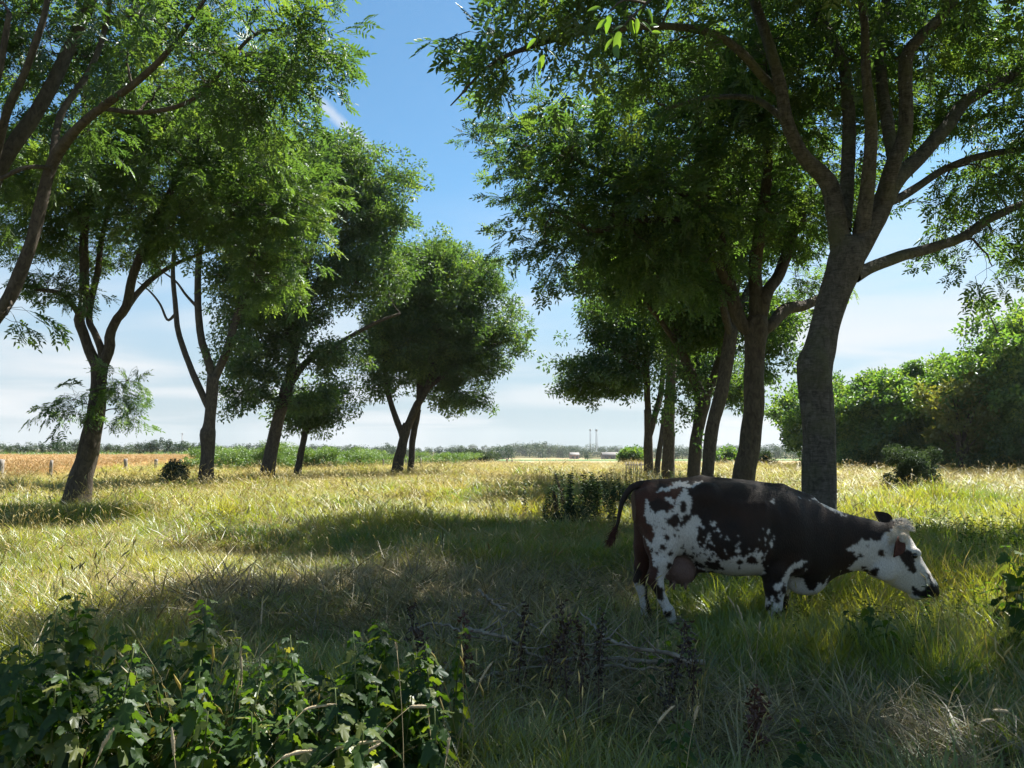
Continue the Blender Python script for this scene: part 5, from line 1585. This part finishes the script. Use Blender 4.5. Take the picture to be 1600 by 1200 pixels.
    for _ in range(60):
        a = q.uniform(1070, 1200); b = 868 + q.normal(0, 9); s = q.uniform(.8, 2.6); dot(a, b, s, s * q.uniform(.8, 1.5), 0)
    for _ in range(30):
        a = q.uniform(1085, 1215); b = 850 + q.normal(0, 15); s = q.uniform(.7, 1.5); dot(a, b, s, s * q.uniform(1, 1.8), 1)
    for _ in range(26):
        a, b = q.uniform(1196, 1228), q.uniform(925, 985); s = q.uniform(.9, 2.6); dot(a, b, s, s * 1.5, int(q.integers(0, 2)))
    # white head
    put(zh([(295, 528), (330, 490), (400, 455), (440, 420), (480, 428), (550, 420), (570, 440), (640, 430), (655, 395), (700, 345), (780, 300), (790, 255), (960, 240), (1260, 880), (1240, 1060), (900, 1040), (560, 930), (340, 745), (300, 722), (330, 690), (302, 682), (340, 690), (392, 622), (450, 610), (452, 598), (392, 600), (370, 540), (310, 532)]), 1)
    for a, b, c, d, r in [(650, 560, 42, 30, -.2), (488, 752, 31, 20, 0), (460, 716, 36, 13, 0), (570, 772, 36, 46, -.6), (597, 732, 18, 24, -.6), (500, 480, 9, 8, 0), (440, 585, 20, 18, 0), (410, 518, 8, 7, 0)]: dot(1280 + a / 6.667, 780 + b / 6.667, c / 6.667, d / 6.667, 0, r)
    put(zh([(818, 550), (860, 528), (910, 535), (932, 522), (968, 545), (990, 620), (988, 680), (1010, 720), (1004, 772), (970, 784), (940, 740), (934, 702), (888, 690), (868, 640), (830, 600)]), 0)
    put(zh([(700, 345), (770, 330), (770, 300), (800, 240), (950, 240), (960, 420), (860, 400), (780, 470), (720, 500)]), 5)
    put(zh([(958, 915), (1000, 908), (1042, 950), (1100, 942), (1108, 900), (1158, 872), (1190, 890), (1260, 900), (1240, 1060), (1100, 1040), (1020, 1010), (980, 965)]), 6)
    put(zh([(1110, 780), (1150, 780), (1190, 880), (1160, 872)]), 6)
    # pink skin of udder, hooves
    ud = in_poly(px, py, [(1040, 905), (1044, 872), (1060, 858), (1078, 872), (1088, 888), (1084, 905), (1066, 925), (1040, 925)]) & (V[:, 2] < .78) & (np.abs(V[:, 1] - COW_Y) < .2)
    ud &= (px > 1044 + (905 - py) * .0) | (V[:, 1] > 6.9)
    C[ud & (py > 868)] = 3
    C[V[:, 2] < .055] = 4
    return C


def build_cow():
    V, F, Hd = cow_body()
    C = coat(V)
    base = np.array([float(pix(1120, 800, COW_Y)[0]), COW_Y, 0.0])
    root = thing('cow', 'dark brown and white patched cow walking with lowered head in the shade', 'cow', base)
    me = np_mesh('body', V - base, [F], True)
    pal = np.array([(.014, .009, .007), (.53, .505, .47), (.046, .018, .012), (.15, .10, .088), (.055, .045, .035), (.50, .41, .30), (.012, .011, .012)])
    c = pal[C]
    # soften the borders a little and mottle the dark coat with brown
    E = np.array([(e.vertices[0], e.vertices[1]) for e in me.edges]) if False else np.vstack([F[:, [0, 1]], F[:, [1, 2]]])
    for _ in range(1):
        s = np.zeros_like(c); cn = np.bincount(E[:, 0], minlength=len(c)) + np.bincount(E[:, 1], minlength=len(c))
        for k in range(3): s[:, k] = np.bincount(E[:, 0], c[E[:, 1], k], len(c)) + np.bincount(E[:, 1], c[E[:, 0], k], len(c))
        c = c * .6 + .4 * s / np.maximum(cn, 1)[:, None]
    a = me.color_attributes.new('coat', 'FLOAT_COLOR', 'POINT')
    a.data.foreach_set('color', np.concatenate([c, np.ones((len(c), 1))], 1).astype(np.float32).ravel())
    m, n, l = new_mat('cow_coat')
    out = n.new('ShaderNodeOutputMaterial'); b = n.new('ShaderNodeBsdfPrincipled')
    at = n.new('ShaderNodeAttribute'); at.attribute_name = 'coat'
    tc = n.new('ShaderNodeTexCoord'); mp = n.new('ShaderNodeMapping'); mp.inputs['Scale'].default_value = (60, 60, 22)
    nz = n.new('ShaderNodeTexNoise'); nz.inputs['Scale'].default_value = 2.2; nz.inputs['Detail'].default_value = 6
    l.new(tc.outputs['Object'], mp.inputs['Vector']); l.new(mp.outputs[0], nz.inputs['Vector'])
    nb = n.new('ShaderNodeTexNoise'); nb.inputs['Scale'].default_value = 3.0; nb.inputs['Detail'].default_value = 4
    l.new(tc.outputs['Object'], nb.inputs['Vector'])
    r = ramp(n, [(.3, (.72, .70, .68)), (.7, (1.12, 1.10, 1.08))]); l.new(nz.outputs['Fac'], r.inputs[0])
    rb = ramp(n, [(.40, (0, 0, 0)), (.70, (.016, .006, .002))]); l.new(nb.outputs['Fac'], rb.inputs[0])
    mm = n.new('ShaderNodeMix'); mm.data_type = 'RGBA'; mm.blend_type = 'MULTIPLY'; mm.inputs['Factor'].default_value = 1
    l.new(at.outputs['Color'], mm.inputs['A']); l.new(r.outputs[0], mm.inputs['B'])
    m2 = n.new('ShaderNodeMix'); m2.data_type = 'RGBA'; m2.blend_type = 'ADD'; m2.inputs['Factor'].default_value = 1
    l.new(mm.outputs['Result'], m2.inputs['A']); l.new(rb.outputs[0], m2.inputs['B'])
    l.new(m2.outputs['Result'], b.inputs['Base Color'])
    b.inputs['Roughness'].default_value = .62; b.inputs['Specular IOR Level'].default_value = .18
    b.inputs['Sheen Weight'].default_value = .03; b.inputs['Sheen Roughness'].default_value = .5
    bp = n.new('ShaderNodeBump'); bp.inputs['Strength'].default_value = .6; bp.inputs['Distance'].default_value = .012
    l.new(nz.outputs['Fac'], bp.inputs['Height']); l.new(bp.outputs[0], b.inputs['Normal'])
    l.new(b.outputs[0], out.inputs['Surface'])
    link('body', me, m, root)
    M['hide_brown'] = noise_mat('hide_brown', [(.3, (.05, .018, .012)), (.7, (.10, .035, .022))], 40, bump=.3, bump_dist=.004)
    M['hide_black'] = noise_mat('hide_black', [(.3, (.012, .009, .008)), (.7, (.03, .02, .015))], 40, bump=.3, bump_dist=.004)
    M['hide_white'] = noise_mat('hide_white', [(.3, (.55, .50, .44)), (.7, (.68, .63, .56))], 60, bump=.4, bump_dist=.005)
    M['eye'] = noise_mat('eye', [(.3, (.006, .005, .005)), (.7, (.015, .011, .009))], 5, rough=.08, bump=0, spec=.6)

    # ears: cupped leaves with a rim of pale hair
    def ear(p, axis, nrm_, L, Wd, mat, rim):
        axis = np.array(axis) / np.linalg.norm(axis); nrm_ = np.array(nrm_, float); nrm_ -= axis * (nrm_ @ axis); nrm_ /= np.linalg.norm(nrm_)
        sd = np.cross(axis, nrm_)
        S, K = 10, 9
        Vo = []
        for i in range(S):
            t = i / (S - 1); w = Wd * (.45 + 1.0 * t * (1 - t) * 2.4) * (1 - t ** 5 * .9)
            for j in range(K):
                u = -1 + 2 * j / (K - 1)
                Vo.append(p + axis * L * t + sd * w * .5 * u + nrm_ * (.35 * w * u * u - .03 * t))
        Vo = np.array(Vo); th = nrm_ * -.010
        Vi = Vo + th
        i = np.arange(S * K).reshape(S, K)
        q = np.stack([i[:-1, :-1], i[:-1, 1:], i[1:, 1:], i[1:, :-1]], -1).reshape(-1, 4)
        rimi = np.concatenate([i[0, :], i[1:, -1], i[-1, -2::-1], i[-2:0:-1, 0]]); r2 = np.roll(rimi, -1); N = S * K
        o = link('ear', np_mesh('ear', np.vstack([Vo, Vi]) - base, [q[:, ::-1], q + N, np.stack([rimi, r2, r2 + N, rimi + N], 1)], True), mat, root)
        # fringe
        hb = MB(); hr = np.random.default_rng(3)
        for k in range(90):
            a_ = rimi[hr.integers(len(rimi))]; s0 = Vo[a_] - nrm_ * .004
            dd = hr.normal(0, .35, 3) + axis * .4 + (Vo[a_] - p - axis * L * .5) / L; dd /= np.linalg.norm(dd)
            hb.tube(np.array([s0, s0 + dd * .012, s0 + dd * hr.uniform(.018, .03)]), [.0016, .0012, .0004], 3, cap=False)
        h_ = hb.build('ear_hair', rim, o); h_['kind'] = 'stuff'
    ear(Hd(-2, 15, -.125), (-.32, -.42, -.85), (.50, -.84, .10), .19, .125, M['hide_brown'], M['hide_white'])
    ear(Hd(-9, 24, .08), (-.42, .25, .87), (.30, -.92, .25), .185, .15, M['hide_black'], M['hide_brown'])
    # eyes
    for s in (-1, 1):
        mb = MB(); k, S = 12, 9
        c = Hd(34, 12, s * .118); R = .026
        th = np.linspace(0, np.pi, S); P = np.array([[0, 0, math.cos(a_)] for a_ in th]) * R + c
        mb.tube(P, np.maximum(np.sin(th) * R, .0005), k); o = mb.build('eye', M['eye'], root, True); o.data.transform(Matrix.Translation(-Vector(base)))
    # curly hair on the poll
    hb = MB(); hr = np.random.default_rng(9); c = Hd(-2, 34)
    for k in range(900):
        v = hr.normal(0, 1, 3); v /= np.linalg.norm(v)
        if v @ np.array([.2, 0, .98]) < -.1: continue
        s0 = c + v * np.array([.072, .075, .064]); d0 = v + np.array([.25, hr.normal(0, .35), -.15]) ; d0 /= np.linalg.norm(d0)
        e = hr.uniform(.02, .05)
        hb.tube(np.array([s0 - v * .008, s0 + d0 * e * .5, s0 + d0 * e + np.array([.012, 0, -.012])]), [.0026, .002, .0006], 3, cap=False)
    o = hb.build('poll_hair', M['hide_white'], root); o['kind'] = 'stuff'; o.data.transform(Matrix.Translation(-Vector(base)))
    # tail
    T = np.array([pix(1016, 757, 7.0), pix(1000, 757, 7.0), pix(986, 763, 6.99), pix(975, 778, 6.98), pix(969, 797, 6.97), pix(965, 818, 6.96), pix(959, 834, 6.95), pix(954, 843, 6.94)])
    R = np.array([.040, .036, .031, .026, .020, .015, .012, .010])
    Cc = catmull(np.concatenate([T, R[:, None]], 1), 36)
    mb = MB(); mb.tube(Cc[:, :3] - base, Cc[:, 3], 10)
    tail = mb.build('tail', M['hide_black'], root, True)
    hb = MB(); hr = np.random.default_rng(12); e = Cc[-1, :3]
    for k in range(240):
        s0 = Cc[hr.integers(28, 36), :3] + hr.normal(0, .010, 3)
        d0 = np.array([-.35, hr.normal(0, .25), -.75]) + hr.normal(0, .28, 3); d0 /= np.linalg.norm(d0); ln = hr.uniform(.05, .10)
        hb.tube(np.array([s0, s0 + d0 * ln * .5, s0 + d0 * ln + [-.008, 0, -.01]]) - base, [.0028, .0022, .0006], 3, cap=False)
    o = hb.build('tail_tuft', M['hide_brown'], tail); o['kind'] = 'stuff'


build_cow()

# ------------------------------------------------------------------ foreground weeds, stalks, dead branches


def lobed_leaf(seed, L=1.0):
    """five lobed, toothed leaf of unit length, cupped and folded along its veins"""
    r = np.random.default_rng(seed); pts = []
    for k in range(21):
        a = -2.35 + 4.7 * k / 20
        lob = .62 + .38 * abs(math.cos(a * 1.9)) ** .8
        rad = lob * (1.0 - .25 * abs(a) / 2.35) * (1 + (.09 if k % 2 else -.05)) * r.uniform(.93, 1.06)
        rad *= 1 + .45 * math.exp(-(a / .42) ** 2); pts.append((math.sin(a) * rad * .52, .30 + math.cos(a) * rad * .66))
    V = [(0, 0.0, 0), (0, .36, .02)]
    for i, (x, y) in enumerate(pts):
        V.append((x, y, -.28 * x * x - .22 * max(0, y - .4) ** 2 + .05 * math.cos(i * 1.9) + r.normal(0, .012)))
    F = [(1, 2 + k, 3 + k) for k in range(20)] + [(0, 2, 1), (0, 1, 22)]
    V = np.array(V) * L
    me = np_mesh('leaf', V, [np.array(F)], True); me.materials.append(M['weed_leaf'])
    return me


LEAVES = [lobed_leaf(300 + i) for i in range(4)]
YLEAVES = [l_.copy() for l_ in LEAVES[:2]]
for l_ in YLEAVES:
    l_.materials.clear(); l_.materials.append(M['yellow_leaf'])


def frame_matrix(p, t, up, s):
    t = Vector(t).normalized(); z = Vector(up); z = (z - t * z.dot(t)).normalized(); x = t.cross(z)
    return Matrix(((x.x * s, t.x * s, z.x * s, p[0]), (x.y * s, t.y * s, z.y * s, p[1]), (x.z * s, t.z * s, z.z * s, p[2]), (0, 0, 0, 1)))


def weed_plant(label, px, depth, ytop, n, leaf, group='tall lobed leaf weeds in the left foreground', yellow=.06, name='weed_plant'):
    x = pix(px, 1000, depth)[0]; z = float(ground(x, depth)); H = pix(px, ytop, depth)[2] - z
    root = thing(name, label, 'plant', (x, depth, z), 0, group)
    tip = np.array([rng.normal(0, .07), rng.normal(0, .07), H])
    C = catmull(np.array([[0, 0, -.03], tip * .5 + np.append(rng.normal(0, .02, 2), 0), tip]), 10)
    mb = MB(); mb.tube(C, np.linspace(.007, .0025, 10), 6); mb.build('stem', M['stem_green'], root, True)
    a = rng.uniform(0, 6.28)
    for i in range(n):
        f = .06 + .94 * ((i + rng.uniform(0, .6)) / n) ** .8; f = min(f, 1)
        a += 2.4 + rng.normal(0, .35)
        j = f * 9; k = min(int(j), 8); p = C[k] + (C[k + 1] - C[k]) * (j - k)
        s = leaf * (1.6 - 1.1 * f ** 1.8) * rng.uniform(.75, 1.2)
        el = -.95 + .55 * f + rng.normal(0, .3)
        t = (math.cos(a) * math.cos(el), math.sin(a) * math.cos(el), math.sin(el))
        up = np.array([0, 0, 1.0]) + rng.normal(0, .3, 3)
        off = np.array([t[0], t[1], .25]) * (.02 + .05 * (1 - f))
        o = bpy.data.objects.new('leaf', (YLEAVES[rng.integers(2)] if rng.uniform() < yellow * (1.6 - f) else LEAVES[rng.integers(4)]))
        col.objects.link(o); o.parent = root
        o.matrix_local = frame_matrix(p + off, t, up, s)
    return root


rng = np.random.default_rng(61)
weed_specs = [  # px, depth, ytop, leaves, leaf size, label
    (138, 3.9, 932, 40, .085, 'tallest dark weed at the left, reaching highest of the front stalks'),
    (308, 3.9, 940, 38, .080, 'tall dark weed with a pointed top between the left clump and the lit stalks'),
    (92, 3.7, 962, 34, .085, 'dark weed just left of the tallest one'), (60, 3.5, 1035, 30, .09, 'broad dark weed low at the left edge of the front clump'),
    (190, 3.6, 985, 32, .085, 'dark weed just right of the tallest one'), (232, 3.7, 1005, 30, .08, 'dark weed halfway between the two tallest left stalks'),
    (20, 3.2, 1075, 26, .095, 'dark leafy weed in the bottom left corner'), (120, 3.1, 1060, 30, .095, 'big leaved dark weed near the bottom left corner'),
    (215, 3.1, 1075, 28, .095, 'big leaved weed low under the dark left clump'), (340, 3.5, 1020, 30, .075, 'half lit weed right of the pointed top one'),
    (375, 3.3, 1035, 30, .075, 'sunlit weed left of the middle of the front clump'), (440, 3.6, 1010, 30, .07, 'narrow weed in front of the flattened straw'),
    (405, 3.0, 1105, 26, .085, 'sunlit low weed at the bottom left of the middle'), (480, 3.3, 1000, 32, .07, 'thin weed left of the tall lit spire'),
    (551, 3.5, 1005, 36, .072, 'tall bright spire shaped weed in the middle of the front clump'), (583, 3.6, 985, 34, .082, 'tall broad leaved weed just right of the bright spire'),
    (520, 3.0, 1085, 26, .085, 'lit low weed at the foot of the bright spire'), (610, 3.4, 1035, 30, .085, 'broad leaved weed between the two right hand spires'),
    (640, 3.6, 975, 36, .075, 'tall weed at the right end of the front clump'), (672, 3.5, 1010, 32, .075, 'weed leaning at the right end of the clump beside the dry branches'),
    (700, 3.8, 985, 26, .065, 'slim weed rising among the first dead twigs'), (655, 3.0, 1110, 24, .08, 'low weed at the bottom right of the front clump'),
    (570, 2.9, 1125, 22, .09, 'low weed at the bottom under the broad leaved one'), (300, 2.95, 1120, 26, .095, 'low shaded weed at the bottom between the stalks'),
    (450, 2.9, 1135, 22, .09, 'yellowing low weed at the bottom of the front clump')]
for px, d, yt, n_, lf, lab in weed_specs:
    weed_plant(lab, px, d, yt - 10, int(n_ * 1.5), lf * .95)
for k in range(24):
    weed_plant('dark lobed leaf weed deep in the left foreground clump', rng.uniform(-20, 690), rng.uniform(3.1, 4.1), rng.uniform(985, 1080), 38, .078)
G2 = 'lobed leaf weeds away from the main clump'
for px, d, yt, n_, lf, lab in [(1020, 3.3, 1115, 20, .055, 'small pale leaved weed at the bottom right of the middle'), (1070, 3.3, 1110, 18, .055, 'small weed right of the pale leaved one at the bottom'), (1250, 3.4, 1125, 18, .065, 'dark small weed at the bottom below the cow fore legs'),
                               (1000, 4.6, 1010, 10, .06, 'seedling with a bright leaf among the dead branches'), (1350, 5.9, 932, 22, .085, 'broad leaved weed standing under the cow throat'), (1378, 5.7, 958, 18, .085, 'short weed just under the cow jaw'), (1330, 6.0, 955, 18, .085, 'weed between the cow fore legs and throat'),
                               (1445, 7.7, 885, 16, .11, 'large leaved weed right behind the cow muzzle'), (1565, 6.4, 850, 24, .15, 'big leaved burdock at the right edge'), (1590, 5.8, 880, 22, .14, 'big leaved burdock cut off by the right edge'), (1495, 4.8, 1025, 14, .06, 'small sunlit yellow green weed in the right foreground grass'), (1050, 5.2, 985, 12, .06, 'small green weed right of the cow hind hoof')]:
    weed_plant(lab, px, d, yt, n_, lf, G2)


# grass stalks with thick seed heads
def stalk(label, px, py, depth, pxt, pyt, hpx, bend, fat=1.0):
    x = pix(pxt, 1000, depth)[0]
    b = pix(px, py, depth)
    xb = b[0] - bend * .4; z = float(ground(xb, depth))
    base = np.array([xb, depth, z])
    root = thing('grass_stalk', label, 'grass stalk', base, 0, 'stalks with seed heads in the foreground')
    hl = hpx * depth / F_PX
    top = b - base
    dirn = np.array([math.copysign(1, bend) * min(1, abs(bend)), rng.normal(0, .2), 1 - abs(bend)]); dirn /= np.linalg.norm(dirn)
    C = catmull(np.array([[0, 0, -.02], [top[0] * .25, 0, top[2] * .55], top * [.9, 1, .96], top]), 9)
    mb = MB(); mb.tube(C, np.linspace(.0022, .0014, 9), 4); mb.build('stem', M['stem_dry'], root)
    S = 11; t = np.linspace(0, 1, S)
    sag = np.array([math.copysign(1, bend), 0, -.4]) * abs(bend)
    P = top + dirn * hl * t[:, None] + sag * hl * (t ** 2)[:, None] * .5
    R = .0046 * fat * np.sin(np.pi * np.clip(t * .92 + .08, 0, 1)) ** .6 + .0006
    V, q = tubes(P[None], R[None], 7)
    V += rng.normal(0, .0012, V.shape)
    hb = MB(); hb.add(V, q)
    for _ in range(60):
        f = rng.uniform(0, .95); i = int(f * (S - 1)); s0 = P[i]; v = rng.normal(0, 1, 3); v /= np.linalg.norm(v)
        hb.tube(np.array([s0 + v * R[i] * .6, s0 + v * (R[i] + .004) + dirn * .008]), [.0012, .0003], 3, cap=False)
    hb.build('seed_head', M['seed'], root, True)


for px, py, d, h, be, fa, lab in [(378, 1062, 3.3, 60, .05, .9, 'upright pale seed head left of the lit weeds'), (408, 975, 4.3, 34, .02, .8, 'single pale spike standing up before the shaded straw'), (640, 1105, 3.1, 30, .8, 1.3, 'fat drooping seed head right of the bright spire weed'), (525, 1170, 2.9, 52, .75, 1.3, 'long drooping seed head at the bottom of the front clump'),
                                  (475, 1110, 3.0, 40, .7, 1.1, 'brown seed head arching over the low weeds'), (565, 1185, 2.8, 34, .45, 1.1, 'straight leaning seed head at the bottom centre left'), (440, 1185, 2.8, 40, .65, 1.2, 'seed head leaning right at the very bottom'), (620, 1015, 3.3, 12, -.1, .7, 'small round white seed head on a long thin stalk'),
                                  (155, 1180, 2.8, 45, .25, 1.2, 'dark seed head rising from the bottom left'), (272, 1180, 2.8, 40, -.1, 1.2, 'pale seed head at the bottom between dark leaves'), (698, 1180, 2.9, 26, .1, 1.0, 'short seed head at the bottom by the dry grass'), (1028, 1130, 3.2, 34, .4, 1.2, 'ochre seed head above the small pale leaved weed'),
                                  (1085, 1125, 3.1, 22, .15, 1.2, 'pale thick seed head near the bottom right of the middle'), (1148, 950, 5.2, 22, -.3, 1.0, 'seed head in front of the cow belly, the left one'), (1160, 968, 5.0, 24, -.2, 1.0, 'seed head in front of the cow belly, the right one'), (1186, 985, 4.9, 14, .1, 1.0, 'little white seed head beside the cow fore leg'),
                                  (1575, 1112, 3.2, 16, -.8, 1.3, 'nodding seed head at the right side of the foreground'), (1552, 1125, 3.2, 14, -.9, 1.2, 'second nodding seed head just left and below of the first at the right'), (845, 990, 4.4, 26, .35, 1.0, 'pale seed head among the dead branches'), (748, 1070, 3.5, 40, .3, .9, 'thin pale spike right of the front weed clump')]:
    stalk(lab, px, py, d, px, py, h, be, fa)


# dead branches lying in the grass
def dead_branch(label, pts, r0, twigs, seed, group='dead branches lying in the grass'):
    """pts: (px, py, height above ground)"""
    W_ = []
    for px, py, hh in pts:
        a = pix(px, py, 1.0) - np.array([0, 0, CAM_H]); t = (hh + .05 - CAM_H) / a[2]; W_.append(np.array([0, 0, CAM_H]) + a * t)
    W_ = np.array(W_); r0 *= 1.25
    r = np.random.default_rng(seed); base = W_[0] * [1, 1, 0]
    root = thing('dead_branch', label, 'branch', base, 0, group)
    C = catmull(W_, 20); C[1:-1] += r.normal(0, .008, (18, 3))
    R = np.linspace(r0, r0 * .35, 20) * (1 + r.normal(0, .07, 20))
    mb = MB(); mb.tube(C - base, R, 8); mb.build('stem', M['dead_wood'], root, True)
    for _ in range(twigs):
        i = r.integers(4, 19); d = norm(C[min(i + 1, 19)] - C[i - 1]) * .8 + r.normal(0, .6, 3) + [0, 0, .25]; d /= np.linalg.norm(d); L = r.uniform(.12, .42)
        e1 = C[i] + d * L * .5; e2 = C[i] + d * L + r.normal(0, .06, 3); e2[2] = max(.02, e2[2])
        tb = MB(); tb.tube(catmull(np.array([C[i], e1, e2]), 6) - base, np.linspace(R[i] * .55, .0022, 6), 5); tb.build('twig', M['dead_wood'], root, True)


dead_branch('longest pale dead branch lying across towards the cow', [(1100, 1035, .10), (1030, 1034, .14), (960, 1030, .12), (900, 1030, .10), (820, 1032, .08), (780, 1022, .10)], .016, 8, 1)
dead_branch('forked pale dead branch above the longest one', [(1085, 1037, .16), (1040, 1020, .24), (985, 1012, .26), (950, 1000, .28), (925, 975, .30), (905, 955, .34)], .013, 7, 2)
dead_branch('curved dark dead branch arching at the left of the pile', [(722, 980, .26), (760, 988, .27), (800, 1002, .24), (840, 1025, .14), (870, 1032, .06)], .015, 6, 3)
dead_branch('thin dead branch sloping down from the grey straw', [(748, 922, .28), (775, 945, .28), (810, 960, .26), (838, 982, .22), (860, 1000, .14)], .011, 6, 4)
dead_branch('thin pale dead twig right of the cow hind hooves', [(1100, 1000, .10), (1085, 990, .14), (1070, 970, .20), (1058, 962, .22)], .006, 3, 5)
dead_branch('low dead branch in front of the pile', [(700, 1062, .05), (735, 1064, .08), (790, 1050, .10), (850, 1040, .08), (930, 1022, .14)], .011, 7, 6)
dead_branch('broken dead branch behind the front weeds', [(640, 985, .20), (670, 975, .22), (700, 975, .24), (740, 995, .18), (790, 1005, .10)], .010, 5, 7)
dead_branch('dead branch half sunk in the grass under the pile', [(900, 1060, .04), (950, 1040, .10), (1000, 1046, .12), (1060, 1034, .10), (1095, 1022, .12)], .010, 5, 8)


# brown dead dock stalks
def dead_dock(label, px, depth, ytop, mat='dry_leaf', n=130, group='withered brown docks by the dead branches'):
    x = pix(px, 1000, depth)[0]; z = float(ground(x, depth)); H = pix(px, ytop, depth)[2] - z
    root = thing('dead_dock', label, 'plant', (x, depth, z), 0, group)
    C = catmull(np.array([[0, 0, -.03], [rng.normal(0, .03), rng.normal(0, .03), H * .5], [rng.normal(0, .06), rng.normal(0, .06), H]]), 9)
    mb = MB(); mb.tube(C, np.linspace(.006, .002, 9), 5); mb.build('stem', M['stem_brown'], root, True)
    sb = MB()
    for _ in range(n):
        f = rng.uniform(.35, 1); i = min(int(f * 8), 7); p = C[i] + (C[i + 1] - C[i]) * (f * 8 - i) + rng.normal(0, .022, 3) * (1.3 - f * .6)
        t = rng.normal(0, 1, 3); t /= np.linalg.norm(t); nn = np.cross(t, rng.normal(0, 1, 3)); nn /= np.linalg.norm(nn)
        V, q = leaflet(p, t, np.cross(t, nn), nn, rng.uniform(.016, .040), rng.uniform(.010, .022), .2); sb.add(V, q)
    o = sb.build('seed_cluster', M[mat], root); o['kind'] = 'stuff'


for px, d, yt, mt, lab in [(888, 4.6, 935, 'dry_leaf', 'tallest withered brown dock in the middle of the dead branches'), (875, 4.7, 960, 'dry_leaf', 'withered dock just left of the tallest one'), (905, 4.6, 965, 'dry_leaf', 'withered dock just right of the tallest one'), (935, 4.6, 955, 'dry_leaf', 'withered dock over the right half of the pile'), (806, 4.8, 945, 'dry_leaf', 'withered dock over the left half of the pile'),
                           (1075, 4.6, 965, 'dry_leaf', 'withered dock below the cow hind leg'), (722, 4.7, 958, 'rust_leaf', 'rusty red withered dock at the left of the dead branches'), (655, 4.6, 945, 'dry_leaf', 'withered dark dock behind the right weeds'), (690, 4.5, 985, 'dry_leaf', 'low withered dock behind the slim weed'),
                           (1195, 4.0, 1075, 'rust_leaf', 'rusty dock in the right foreground grass'), (1180, 3.9, 1100, 'rust_leaf', 'second rusty dock lower in the right foreground'), (1060, 4.4, 1000, 'dry_leaf', 'withered dock right of the longest branch'), (880, 17.0, 742, 'dry_leaf', 'tall dark withered dock in the mid meadow shade'), (868, 16.0, 768, 'dry_leaf', 'second dark withered dock in the mid meadow shade')]:
    dead_dock(lab, px, d, yt, mt, n=130 if d < 10 else 420)

# the lit twig of the ash beside the viewer, hanging into the top of the picture
def ash_leaflet_mesh(seed, L=1.0, W=.36):
    r = np.random.default_rng(seed); S, K = 9, 5; V = []
    for i in range(S):
        t = i / (S - 1); w = W * math.sin(math.pi * t ** .8) ** .8 * (1 + (.06 if i % 2 else 0))
        for j in range(K):
            u = -1 + 2 * j / (K - 1)
            V.append((u * w / 2, t * L, -.18 * t * t + .16 * w * u * u + r.normal(0, .004)))
    i = np.arange(S * K).reshape(S, K)
    me = np_mesh('leaf', np.array(V), [np.stack([i[:-1, :-1], i[:-1, 1:], i[1:, 1:], i[1:, :-1]], -1).reshape(-1, 4)], True)
    me.materials.append(M['near_leaf']); return me


ALS = [ash_leaflet_mesh(400 + i) for i in range(3)]
nb_ = np.array(near_tree.location)
tw = [pix(1045, -30, 2.95), pix(1010, 5, 2.9), pix(985, 28, 2.86), pix(968, 48, 2.84)]
for k, pts in enumerate([tw, [tw[1], pix(975, 0, 2.8), pix(950, 20, 2.75)], [tw[2], pix(1005, 40, 2.95), pix(1018, 52, 3.0)], [tw[0], pix(960, -40, 3.0), pix(880, -10, 3.3), pix(850, 30, 3.4)]]):
    mb = MB(); C = catmull(np.array(pts), 8) - nb_; mb.tube(C, np.linspace(.0065, .0025, 8), 5)
    o = mb.build('twig', M['bark'], near_tree, True)
for px, py, d, ang, L, in [(968, 48, 2.84, -1.75, .10), (985, 30, 2.86, -1.2, .085), (1003, 34, 2.9, -.5, .075), (995, 28, 2.88, -1.5, .09), (958, 60, 2.84, -2.3, .08), (972, 58, 2.85, -1.2, .08), (948, 30, 2.76, -2.4, .08), (955, 20, 2.76, -1.9, .085), (962, 70, 2.84, -1.6, .085), (1018, 50, 3.0, -.2, .06), (1015, 40, 2.98, .3, .06), (1050, -5, 2.95, -1.9, .07), (940, 12, 2.75, -2.9, .07),
                           (978, 40, 2.85, -2.7, .075), (1010, 12, 2.9, -.9, .08), (850, 85, 3.4, -1.9, .09), (857, 78, 3.42, -.6, .08), (844, 95, 3.4, -1.7, .095), (838, 60, 3.4, -2.6, .08)]:
    p = pix(px, py, d) - nb_
    t = np.array([math.cos(ang), rng.normal(0, .35), math.sin(ang)]); up = np.array([rng.normal(0, .5), -1, rng.normal(.3, .4)])
    o = bpy.data.objects.new('leaf', ALS[rng.integers(3)]); col.objects.link(o); o.parent = near_tree
    o.matrix_local = frame_matrix(p, t, up, L * rng.uniform(.65, 1.0))
